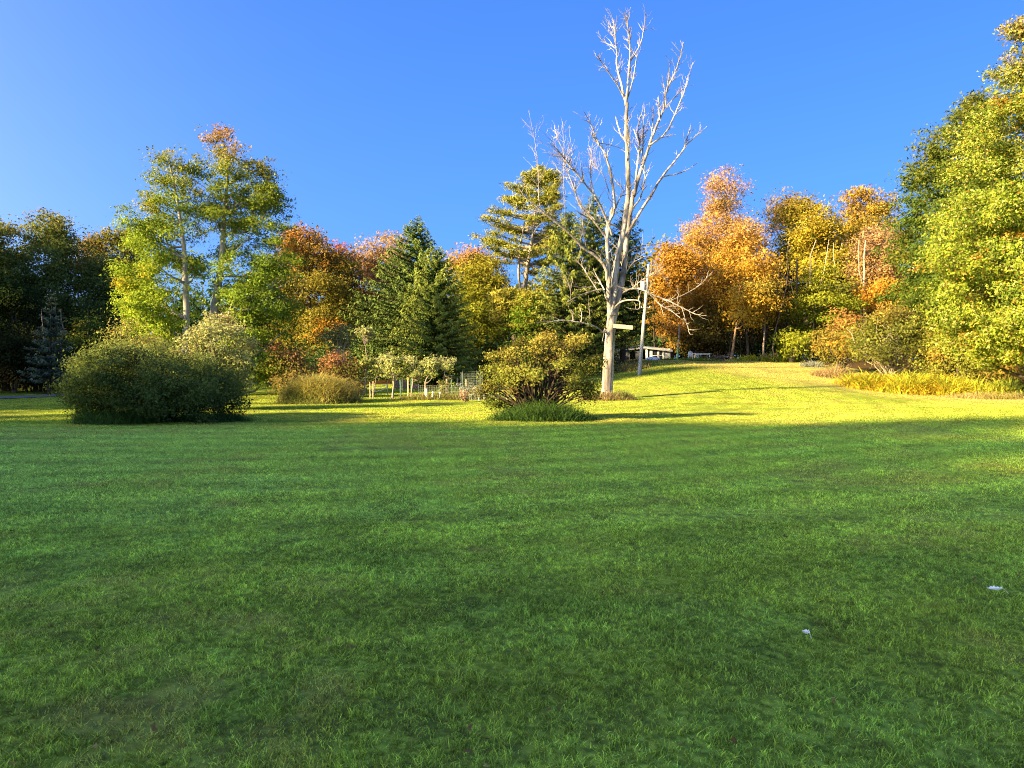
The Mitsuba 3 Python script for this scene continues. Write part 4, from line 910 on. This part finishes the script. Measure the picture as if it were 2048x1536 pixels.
def wire_fence(label, pts, h, step=.10, r=.003, col=(.30, .30, .27), n_post=0, name='wire_fence'):
    k = thing(name, label, 'fence')
    P = np.array([ground_at(px, Y) for px, Y in pts]); L = np.cumsum(np.append(0, np.linalg.norm(np.diff(P, axis=0), axis=1)))
    s = np.arange(0, L[-1], step); Q = np.stack([np.interp(s, L, P[:, i]) for i in range(3)], -1)
    Q[:, 2] = terrain(Q[:, 0], Q[:, 1])
    mb = MB()
    for q in Q: mb.add(*tube([q, q + [0, 0, h]], r, 3), col)
    for z in np.arange(.05, h + .01, step): mb.add(*tube(Q + [0, 0, z], r, 3), col)
    part(k, 'wire_mesh', mb.shape('paint_mat'))
    pm = MB()
    for t in np.linspace(0, L[-1], n_post) if n_post else ():
        q = np.array([np.interp(t, L, P[:, i]) for i in range(3)]); q[2] = terrain(q[0], q[1])
        pm = MB(); pm.add(*tube(np.linspace(q - [0, 0, .1], q + [0, 0, h + .08], 4), .013, 6), (.04, .09, .07)); part(k, 'post', pm.shape('paint_mat'))
    TRI[k] = mb.tri()


wire_fence('low pale wire fence along the front of the garden', [(838, 40), (905, 39.5), (960, 38.8)], .75, n_post=4)
wire_fence('low pale wire fence behind the bronze shrub', [(960, 38.8), (1010, 38.5), (1040, 41)], .7, col=(.36, .32, .24), n_post=3)
wire_fence('tall greenish wire cage over the garden plants', [(922, 42), (958, 41.5), (966, 44), (926, 45), (922, 42)], 1.35, col=(.13, .17, .13), n_post=5, name='wire_cage')
wire_fence('silvery wire panels beside the dark leaning fruit tree', [(712, 43), (733, 42)], .95, col=(.6, .62, .62), n_post=2)


def plant(label, px, Y, h, n, cols, seed, spread=.35):
    r = np.random.default_rng(seed + 40)
    b = ground_at(px, Y); k = thing('garden_plant', label, 'garden plant')
    st, lf = MB(), MB()
    for _ in range(5):
        d = np.append(r.normal(size=2) * spread * .5, h * (.7 + .4 * r.random())); P = b + np.outer(np.linspace(0, 1, 5), d)
        st.add(*tube(P, np.linspace(.012, .005, 5), 4), (.15, .18, .06))
        C = P[1:]; leaves_on(lf, C, .16, n // 5, .10, [(0, cols[0]), (1, cols[1])], [], r, b[2], b[2] + h, b, .8)
    part(k, 'leaves', lf.shape('leaf_mat')); part(k, 'stem', st.shape('bark_mat'))


plant('leafy garden plant with yellow green leaves between white posts', X6(1275), 40, .9, 60, [(.12, .2, .03), (.28, .3, .06)], 1)
plant('tall pale garden plant before the green metal post', X6(1345), 40, 1.1, 60, [(.2, .2, .06), (.36, .3, .14)], 2)
plant('bushy bright green garden plant at the corner of the wire cage', X6(1420), 40, .8, 80, [(.12, .2, .03), (.22, .32, .05)], 3, .5)
plant('silvery garden plant inside the low wire fence', X6(1540), 39.5, .75, 80, [(.22, .26, .18), (.36, .38, .3)], 4, .5)
plant('pinkish seedy plant just outside the low wire fence', X6(1560), 37.5, .5, 60, [(.28, .2, .12), (.42, .26, .18)], 5, .4)
plant('silver leaved plant next to the pinkish seedy one', X6(1640), 39, .6, 60, [(.24, .28, .2), (.4, .4, .3)], 6, .4)


def solar_light():
    k = thing('path_light', 'small dark path light on a stake in the sunny grass', 'lamp')
    b = ground_at(X6(1793), 36.5); m = MB()
    m.add(*tube(np.linspace(b - [0, 0, .05], b + [0, 0, .28], 3), .014, 8), (.03, .03, .03)); part(k, 'stake', m.shape('paint_mat'))
    m = MB(); m.add(*tube(np.array([b + [0, 0, z] for z in (.26, .30, .36, .37)]), np.array([.04, .05, .05, .05]), 10), (.25, .25, .22)); part(k, 'lens', m.shape('paint_mat'))
    m = MB(); m.add(*tube(np.array([b + [0, 0, z] for z in (.37, .385, .41)]), np.array([.09, .088, .04]), 12), (.02, .02, .02)); part(k, 'cap', m.shape('paint_mat'))


solar_light()


def red_cart():
    k = thing('garden_cart', 'small red garden cart half hidden behind the weedy mound', 'cart')
    b = ground_at(X6(158), 43.5); R = rotz(.3)
    m = MB()
    lo = np.array([[-.34, -.22, .22], [.26, -.22, .22], [.26, .22, .22], [-.34, .22, .22]]); hi = np.array([[-.5, -.33, .55], [.42, -.33, .50], [.42, .33, .50], [-.5, .33, .55]])
    inn = hi * [.95, .93, 1]; inl = lo * [.93, .9, 1.08]
    v = np.vstack([lo, hi, inn, inl]) @ R.T + b
    q = [[0, 3, 2, 1], [12, 13, 14, 15]] + [[i, (i + 1) % 4, 4 + (i + 1) % 4, 4 + i] for i in range(4)] + [[4 + i, 4 + (i + 1) % 4, 8 + (i + 1) % 4, 8 + i] for i in range(4)] + [[8 + i, 8 + (i + 1) % 4, 12 + (i + 1) % 4, 12 + i] for i in range(4)]
    m.add(v, np.array(q), (.45, .02, .025)); part(k, 'tub', m.shape('paint_mat'))
    m = MB(); a = np.linspace(0, 2 * np.pi, 17)
    m.add(*tube(np.stack([.17 * np.cos(a) + .42, a * 0, .17 * np.sin(a) + .17], -1) @ R.T + b, .035, 8), (.02, .02, .02)); part(k, 'wheel', m.shape('paint_mat'))
    for s in (-1, 1):
        m = MB(); m.add(*tube(np.array([[.42, s * .05, .17], [-.1, s * .2, .22], [-.55, s * .28, .42], [-.95, s * .3, .5]]) @ R.T + b, .018, 6), (.2, .15, .1)); part(k, 'handle', m.shape('paint_mat'))
        m = MB(); m.add(*tube(np.array([[-.3, s * .2, .24], [-.36, s * .2, .0]]) @ R.T + b, .016, 6), (.03, .03, .03)); part(k, 'leg', m.shape('paint_mat'))


red_cart()


def log_rounds():
    r = np.random.default_rng(5)
    spots = [(X6(x), 50 + r.random() * 2, z) for z, xs in ((0, (690, 725, 760, 800, 835, 905, 950)), (1, (708, 780, 818))) for x in xs]
    for i, (px, Y, lvl) in enumerate(spots):
        b = ground_at(px, 51.0); R = .13 + .06 * r.random(); L = .5
        c = b + [0, 0, .15 + lvl * .26]
        ang = r.random() * .5 - .1; d = np.array([math.sin(ang), -math.cos(ang), 0])
        m = MB(); v, f = tube(np.array([c - d * L / 2, c + d * L / 2]), R, 12)
        col = np.broadcast_to(np.array([.16, .11, .08]), v.shape).copy()
        m.add(v, f[:-10], col)
        e = tube(np.array([c + d * (L / 2 + .004), c + d * (L / 2 + .008)]), R * .95, 12); m.add(*e, (.20, .125, .085))
        k = thing('firewood_log', 'cut round log with a reddish sawn face in the pile behind the garden stakes', 'log', 'sawn logs piled behind the garden stakes'); scene[k] = m.shape('paint_mat')


log_rounds()


# ------------------------------------------------------------------ the utility poles
def utility_pole():
    k = thing('utility_pole', 'leaning grey wooden utility pole with a transformer, standing on the hill', 'utility pole')
    Y = 57; p0, p1 = at(1278, 744, Y), at(1297.5, 529, Y)
    p0[2] = float(terrain(p0[0], Y)) - .2
    m = MB(); P = np.linspace(p0, p1, 14); v, f = tube(P, np.linspace(.15, .105, 14), 12); c = bark_cols(v, (.36, .35, .34), 3, 4); m.add(v, f, c)
    part(k, 'pole', m.shape('bark_mat', smooth=True))
    def on(py): return p0 + (p1 - p0) * ((at(1290, py, Y)[2] - p0[2]) / (p1[2] - p0[2]))
    t = on(571); c = t + [-.30, -.04, 0]
    m = MB(); z = [-.33, -.31, .26, .30, .33]; rr = [.16, .19, .19, .17, .06]
    m.add(*tube(np.array([c + [0, 0, a] for a in z]), np.array(rr), 16), (.42, .44, .46)); tr = part(k, 'transformer', m.shape('paint_mat', smooth=True))
    for s in (-.08, .08):
        m = MB(); q = c + [s, 0, .33]; m.add(*tube(np.array([q + [0, 0, a] for a in (0, .05, .06, .11, .12, .17)]), np.array([.035, .035, .02, .03, .02, .02]), 8), (.25, .17, .13)); part(tr, 'bushing', m.shape('paint_mat'))
    for dz in (-.12, .15): m = MB(); add_box(m, c + [.17, 0, dz], np.array([.14, .06, .05]), (.2, .2, .2)); part(k, 'bracket', m.shape('paint_mat'))
    q = on(616); m = MB(); m.add(*tube(np.array([q + [-.30, -.1, .0], q + [.34, -.1, .0]]), .022, 6), (.4, .4, .4)); part(k, 'cross_arm', m.shape('paint_mat'))
    for s in (-.28, .33):
        m = MB(); e = q + [s, -.1, 0]; m.add(*tube(np.array([e + [0, 0, a] for a in (.0, .03, .05, .09, .10, .13)]), np.array([.05, .05, .03, .045, .03, .02]), 10), (.6, .66, .68)); part(k, 'insulator', m.shape('paint_mat'))
    m = MB(); w = on(655); m.add(*tube(np.array([on(y) + [.02, -.16, 0] for y in (590, 620, 660, 700, 735)]), .012, 5), (.08, .08, .08)); part(k, 'ground_wire', m.shape('paint_mat'))
    k = thing('utility_pole', 'thin weathered pole with a green base in front of the hill wood', 'utility pole')
    Y = 76; p0, p1 = at(1354, 722, Y), at(1359.5, 648, Y); p0[2] = float(terrain(p0[0], Y)) - .2
    m = MB(); v, f = tube(np.linspace(p0, p1, 10), np.linspace(.10, .075, 10), 10); m.add(v, f, bark_cols(v, (.24, .23, .20), 4)); part(k, 'pole', m.shape('bark_mat', smooth=True))
    m = MB(); m.add(*tube(np.linspace(p0, p0 + (p1 - p0) * .38, 4) + [0, -.03, 0], .115, 10), (.05, .15, .10)); part(k, 'guard', m.shape('paint_mat'))


utility_pole()


# ------------------------------------------------------------------ the shed behind the crest, the table and the chair
def shed():
    k = thing('shed', 'low grey shed with white framed openings and a dark lean-to behind the hill crest', 'shed')
    Y = 76.0; a, b = ground_at(1287, Y), ground_at(1341, Y); z0 = min(a[2], b[2]) - .3
    xl, xr = a[0], b[0]; zt_l, zt_r = at(0, 692, Y)[2], at(0, 699, Y)[2]
    D = 3.2; grey = (.34, .35, .34); white = (.66, .66, .64); dark = (.015, .016, .018)
    def box(x0, x1, y0, y1, za, zb): m = MB(); add_box(m, ((x0 + x1) / 2, (y0 + y1) / 2, (za + zb) / 2), np.array([x1 - x0, y1 - y0, zb - za]), (1, 1, 1)); return m
    def col(m, c): m.c = [np.broadcast_to(np.array(c), v.shape) for v in m.v]; return m
    zs = at(0, 699, Y)[2]                                            # underside of the eave
    W = xr - xl
    # back and side walls of vertical boards, each board its own piece
    wl = part(k, 'wall', col(box(xl, xr, Y + D - .06, Y + D, z0, zs), dark).shape('paint_mat'))
    n = 9
    for i in range(n):
        y0 = Y + D * i / n
        part(wl, 'plank', col(box(xr - .05 + .008 * (i % 2), xr + .008 * (i % 2), y0 + .012, y0 + D / n - .012, z0, zs + .1), np.array(grey) * (.8 + .35 * ((i * 37) % 10) / 10)).shape('paint_mat'))
    x1 = xl + W * .74
    for i in range(7):                                                # front boards at the right of the openings
        xa = x1 + (xr - .06 - x1) * i / 7
        part(wl, 'plank', col(box(xa + .008, xa + (xr - .06 - x1) / 7 - .008, Y - .02 - .006 * (i % 2), Y + .03, z0, zs), np.array(grey) * (.85 + .3 * ((i * 53) % 10) / 10)).shape('paint_mat'))
    for px, w in ((1293.5, .20), (1302, .24), (1316.3, .16), (1326, .13)):
        x = (px - 1024) / FOC * Y
        part(k, 'post', col(box(x - w / 2, x + w / 2, Y - .06, Y + .06, z0, zs), white).shape('paint_mat'))
    zz = at(0, 711, Y)[2]
    part(k, 'rail', col(box((1303.5 - 1024) / FOC * Y + .05, (1325 - 1024) / FOC * Y, Y - .04, Y + .03, zz - .04, zz + .04), white).shape('paint_mat'))
    for p0, p1 in ((1295.2, 1300), (1303.8, 1315), (1317.5, 1325)):
        part(k, 'pane', col(box((p0 - 1024) / FOC * Y + .02, (p1 - 1024) / FOC * Y - .02, Y + .035, Y + .05, z0 + .3, zs - .02), dark).shape('paint_mat'))
    # the roof: a sloping slab with its fascia
    m = MB(); v = np.array([[xl - .15, Y - .35, zt_l - .10], [xr + .15, Y - .35, zt_r - .10], [xr + .15, Y + D + .2, zt_r + .25], [xl - .15, Y + D + .2, zt_l + .25]])
    m.add(np.vstack([v, v - [0, 0, .05]]), np.array([[0, 1, 2, 3], [7, 6, 5, 4], [0, 4, 5, 1], [1, 5, 6, 2], [2, 6, 7, 3], [3, 7, 4, 0]]), (.30, .31, .31)); rf = part(k, 'roof', m.shape('paint_mat'))
    m = MB(); f0, f1 = v[0] + [0, -.03, -.055], v[1] + [0, -.03, -.055]; w = np.array([f0, f1, f1 - [0, 0, .08], f0 - [0, 0, .08]]); m.add(np.vstack([w, w + [0, .05, 0]]), np.array([[3, 2, 1, 0], [4, 5, 6, 7], [0, 1, 5, 4], [2, 3, 7, 6], [1, 2, 6, 5], [3, 0, 4, 7]]), (.42, .42, .40)); part(rf, 'fascia', m.shape('paint_mat'))
    # the dark lean-to at its side
    X0 = (1226 - 1024) / FOC * Y; zl, zr = at(0, 703, Y)[2], at(0, 696, Y)[2]
    m = MB(); v = np.array([[X0, Y - .1, zl], [xl - .2, Y - .1, zr], [xl - .2, Y + 3, zr + .3], [X0, Y + 3, zl + .3]])
    m.add(np.vstack([v, v - [0, 0, .07]]), np.array([[0, 1, 2, 3], [7, 6, 5, 4], [0, 4, 5, 1], [1, 5, 6, 2], [2, 6, 7, 3], [3, 7, 4, 0]]), (.16, .16, .17)); part(k, 'lean_to_roof', m.shape('paint_mat'))
    lw = part(k, 'lean_to_wall', col(box(X0 + .1, xl - .25, Y + 2.8, Y + 2.9, z0 - .5, zl), dark).shape('paint_mat'))
    for i in range(10):
        xa = X0 + .1 + (xl - .35 - X0) * i / 10
        if i in (6, 7): continue
        part(lw, 'plank', col(box(xa + .01, xa + (xl - .35 - X0) / 10 - .01, Y + .10 + .01 * (i % 2), Y + .14 + .01 * (i % 2), z0 - .5, zl - .05 + .15 * i / 10), np.array((.075, .078, .085)) * (.7 + .6 * ((i * 29) % 10) / 10)).shape('paint_mat'))


shed()


def rounded_slab(x0, x1, y0, y1, z0, z1, ang, o, col):
    from shapely.geometry import box as sbox
    g = sbox(x0, y0, x1, y1).buffer(-.06).buffer(.06)
    t = trimesh.creation.extrude_polygon(g, z1 - z0, engine='earcut')
    return MB().add((np.array(t.vertices) + [0, 0, z0]) @ rotz(ang).T + o, t.faces, col)


def garden_table():
    k = thing('garden_table', 'white plastic garden table on the hill crest beside the white chair', 'table')
    o = ground_at(1405, 71.5); c = (.74, .74, .72)
    part(k, 'table_top', rounded_slab(-.72, .72, -.42, .42, .66, .70, .15, o, c).shape('paint_mat'))
    part(k, 'apron', rounded_slab(-.64, .64, -.35, .35, .58, .658, .15, o, c).shape('paint_mat'))
    for x in (-.58, .58):
        for y in (-.3, .3):
            m = MB(); p = np.array([x, y, 0]) @ rotz(.15).T + o; m.add(*tube(np.array([p + [0, 0, -.02], p + [0, 0, .58]]), np.array([.03, .045]), 8), c); part(k, 'leg', m.shape('paint_mat'))


def garden_chair():
    k = thing('garden_chair', 'white plastic armchair with a rounded back beside the white table', 'chair')
    o = ground_at(1385, 71.5); c = (.74, .74, .72); R = rotz(.5)
    part(k, 'seat', rounded_slab(-.25, .25, -.24, .24, .40, .43, .5, o, c).shape('paint_mat'))
    for x, y in ((-.25, -.24), (.25, -.24), (-.25, .26), (.25, .26)):
        m = MB(); m.add(*tube(np.array([[x * 1.08, y * 1.08, -.02], [x, y, .42]]) @ R.T + o, np.array([.022, .032]), 7), c); part(k, 'leg', m.shape('paint_mat'))
    a = np.linspace(0, np.pi, 15); m = MB()
    m.add(*tube(np.stack([.27 * np.cos(a), .26 + .05 * np.sin(a), .42 + .46 * np.sin(a) ** .7], -1) @ R.T + o, .03, 7), c)
    for x in np.linspace(-.18, .18, 6): add_box(m, (np.array([x, .29, .62]) @ R.T) + o, np.array([.045, .018, .42 - abs(x) * .5]), c, R)
    part(k, 'backrest', m.shape('paint_mat'))
    for s in (-1, 1):
        m = MB(); m.add(*tube(np.array([[s * .27, .26, .66], [s * .30, .0, .65], [s * .28, -.22, .63], [s * .26, -.24, .42]]) @ R.T + o, .026, 7), c); part(k, 'armrest', m.shape('paint_mat'))


garden_table(); garden_chair()


def brush():
    r = np.random.default_rng(9); k = thing('brush_pile', 'dark pile of dead branches beside the white table', 'brush pile')
    o = ground_at(1432, 72); m = MB()
    for _ in range(46):
        d = unit(np.append(r.normal(size=2), r.normal() * .35)) * (.5 + 1.0 * r.random()); c = o + r.normal(size=3) * [.6, .4, 0] + [0, 0, .1 + .4 * r.random()]
        m.add(*tube(spline([c - d / 2, c + r.normal(size=3) * .08, c + d / 2], 5), np.linspace(.035, .012, 5), 5), np.array((.16, .12, .09)) * (.5 + r.random()))
    scene[k] = m.shape('bark_mat')
    k = thing('fallen_branch', 'arching fallen branch on the ferns at the crest of the hill', 'branch'); o = ground_at(1532, 72.4); m = MB()
    m.add(*tube(spline([o + [-.9, 0, .05], o + [-.4, 0, .5], o + [.3, .1, .55], o + [.9, .2, .1]], 12), np.linspace(.06, .03, 12), 6), (.12, .09, .07)); m.add(*tube(spline([o + [-.2, 0, .52], o + [.3, -.2, .2], o + [.6, -.2, 0]], 6), .03, 5), (.12, .09, .07)); scene[k] = m.shape('bark_mat')
    k = thing('white_tarp', 'crumpled white tarp lying before the grey shed', 'tarp'); o = ground_at(1306, 71); g = np.linspace(-1, 1, 22); X, Z = np.meshgrid(g, g)
    hz = .30 * np.maximum(0, 1 - X ** 2 - Z ** 2) ** .6 * (.6 + .8 * n2(X, Z, 2.4, 4)) + .03
    v = np.stack([X * .75, Z * .5, hz], -1).reshape(-1, 3) + o; i, j = np.meshgrid(np.arange(21), np.arange(21), indexing='ij')
    q = np.stack([i * 22 + j, i * 22 + j + 1, (i + 1) * 22 + j + 1, (i + 1) * 22 + j], -1).reshape(-1, 4)
    cc = v[q].mean(1) - o; q = q[(cc[:, 0] / .75) ** 2 + (cc[:, 1] / .5) ** 2 < 1]
    scene[k] = MB().add(v, q, (.7, .7, .68)).shape('paint_mat', smooth=True)


brush()


# ------------------------------------------------------------------ two pale leaves on the near lawn
def dead_leaf(label, px, py, L, ang, curl, seed):
    r = np.random.default_rng(seed)
    d = at(px, py, 1.0) - [0, 0, CAMZ]; t = (CAMZ - .06) / -d[2]; o = np.array([0, 0, CAMZ]) + d * t
    o[2] = float(terrain(o[0], o[1])) + .06
    prof = [(-.5, .02), (-.42, .20), (-.33, .16), (-.22, .38), (-.12, .26), (.02, .46), (.12, .30), (.22, .36), (.30, .2), (.40, .16), (.5, .01)]
    x = np.array([p[0] for p in prof]); w = np.array([p[1] for p in prof]); s = np.linspace(-1, 1, 7)
    X = np.repeat(x[:, None], 7, 1); Yv = w[:, None] * s[None, :] * .8
    Zv = curl * (np.abs(s)[None, :] ** 1.6 * w[:, None] * .9 + .9 * (x[:, None]) ** 2) + .03 * r.normal(size=X.shape)
    v = np.stack([X, Yv, Zv], -1).reshape(-1, 3) * L
    i, j = np.meshgrid(np.arange(len(x) - 1), np.arange(6), indexing='ij'); q = np.stack([i * 7 + j, i * 7 + j + 1, (i + 1) * 7 + j + 1, (i + 1) * 7 + j], -1).reshape(-1, 4)
    R = rotz(ang) @ roty(.12)
    k = thing('fallen_leaf', label, 'leaf')
    part(k, 'blade', MB().add(v @ R.T + o, q, (.90, .87, .80)).shape('paint_mat', smooth=True))
    m = MB(); m.add(*tube(spline(np.array([[-.48, 0, curl * .2], [-.65, .02, curl * .1 - .1], [-.8, .05, -.3]]) * L @ R.T + o, 6), .0022, 5), (.5, .45, .38)); part(k, 'stalk', m.shape('paint_mat'))


dead_leaf('pale silvery curled leaf lying in the grass near the edge of the photo', 1990, 1183, .098, 2.7, .5, 1)
dead_leaf('smaller pale upturned leaf in the grass nearer the viewer', 1612, 1267, .062, 1.9, .9, 2)



# the wood goes on behind the first rows, as one mass
def distant_wood():
    r = np.random.default_rng(7)
    leaf, wood = MB(), MB()
    for row, (Y0, n, lo, hi) in enumerate([(90, 44, -250, 2500), (104, 40, -250, 2500), (120, 40, -250, 2500)]):
        for i in range(n):
            px = lo + (hi - lo) * (i + r.random()) / n; Y = Y0 + 8 * r.random()
            b = ground_at(px, Y); h = (13.5 if px < 1300 else 15.5) * (0.8 + 0.3 * r.random()); R = h * (.20 + .08 * r.random())
            v, f = tube(b + np.outer(np.linspace(0, 1, 6), [r.normal() * .3, r.normal() * .3, h * .9]), np.linspace(.2, .05, 6), 5)
            wood.add(v, f, np.array(BARK) * (.5 + .7 * r.random()))
            m = 120
            z = r.random(m) ** .8; u = unit(r.normal(size=(m, 3))) * (r.random(m) ** .4)[:, None]
            C = b + np.stack([u[:, 0] * R, u[:, 1] * R, h * (.52 + .48 * u[:, 2])], -1)
            t = r.random()
            main = ramp(np.array([t]), [(0, DKGREEN), (.3, OLIVE), (.6, (.2, .17, .03)), (1, (.30, .16, .05))])[0]
            if px < 500: main = np.array(DKGREEN) * (1 + r.random())
            leaves_on(leaf, C, 1.7, 10, .60, [(0, main * .8), (1, main * 1.2)], [(OLIVE, .2, True)], r, b[2], b[2] + h, b + [0, 0, h * .5], .7, .35, 3.0)
    k = thing('distant_forest', 'continuous mixed autumn wood behind the first rows of trees', 'forest', kind='stuff')
    part(k, 'canopy', leaf.shape('leaf_mat')); part(k, 'trunks', wood.shape('bark_mat', smooth=True))
    TRI['distant'] = leaf.tri() + wood.tri()
    u = MB()
    for i in range(800):
        px = -150 + 2350 * r.random(); Y = 62.0
        while Y < 110 and Y < wood_edge((px - 1024) / FOC * Y) + 4: Y += 2
        if abs(px - 1850) < 330 and Y < 78: Y = 80.0
        Y += 24 * r.random() ** 1.3; b = ground_at(px, Y)
        C = b + r.normal(size=(8, 3)) * [1.2, 1.2, .7] + [0, 0, .9 + 1.5 * r.random()]
        main = np.array(DKGREEN) * (.8 + 1.2 * r.random()) if r.random() < .7 else np.array((.10, .075, .028))
        leaves_on(u, C, 1.0, 11, .36, [(0, main), (1, main * 1.5)], [], r, b[2], b[2] + 3, b, .7, .35, 2.0)
    k = thing('undergrowth', 'dark tangled undergrowth on the floor of the wood', 'undergrowth', kind='stuff')
    scene[k] = u.shape('leaf_mat')
    TRI['under'] = u.tri()


distant_wood()


# trees that stand outside the frame, behind and beside the viewer, and shade this part of the lawn
def shade_trees():
    r = np.random.default_rng(11)
    leaf, wood = MB(), MB()
    m = 620
    u = unit(r.normal(size=(m, 3))) * (r.random(m) ** .35)[:, None]
    C = np.stack([u[:, 0] * .27, u[:, 1] * .27, .54 + .46 * u[:, 2]], -1)
    C[:, :2] *= (1.15 - .55 * C[:, 2:])
    leaves_on(leaf, C, .06, 14, .034, [(0, GREEN), (1, OLIVE)], [], r, 0, 1, np.array([0, 0, .4]), .7)
    v, f = tube(np.outer(np.linspace(-.01, 1, 8), [0, 0, .9]), np.linspace(.02, .003, 8), 7); wood.add(v, f, BARK)
    ls, wsh = leaf.shape('leaf_mat'), wood.shape('bark_mat', smooth=True)
    for x, y, h in SHADE:
        k = thing('shade_tree', 'broad leafy tree outside the picture that shades the near lawn', 'tree', 'trees outside the picture that shade the near lawn')
        M = T().translate([x, y, float(terrain(x, y))]).rotate([0, 0, 1], float(r.random() * 360)).scale(float(h))
        part(k, 'crown', {**ls, 'to_world': M}); part(k, 'trunk', {**wsh, 'to_world': M})


SHADE = [(-86, 42, 22), (-84, 35, 28), (-82, 28, 28), (-78, 22, 26), (-73, 17.5, 24), (-70, 12, 21), (-66, 14, 21), (-61, 12, 18), (-56, 10, 14.5), (-51, 8.5, 14.5), (-46, 7, 14.5), (-41, 5.5, 14.5), (-36.5, 4.5, 14.6), (-32, 3, 15.5), (-28, 0.5, 18.5), (-24, -2, 15.5), (-20.5, -4.5, 12.5), (-17.5, -6.5, 12), (-14.5, -8.5, 10), (-12, -7.5, 8),
         
         (-62, 58, 17), (-66, 50, 16), (-72, 44, 15)]
shade_trees()
TRIANGLES = sum(TRI.values())
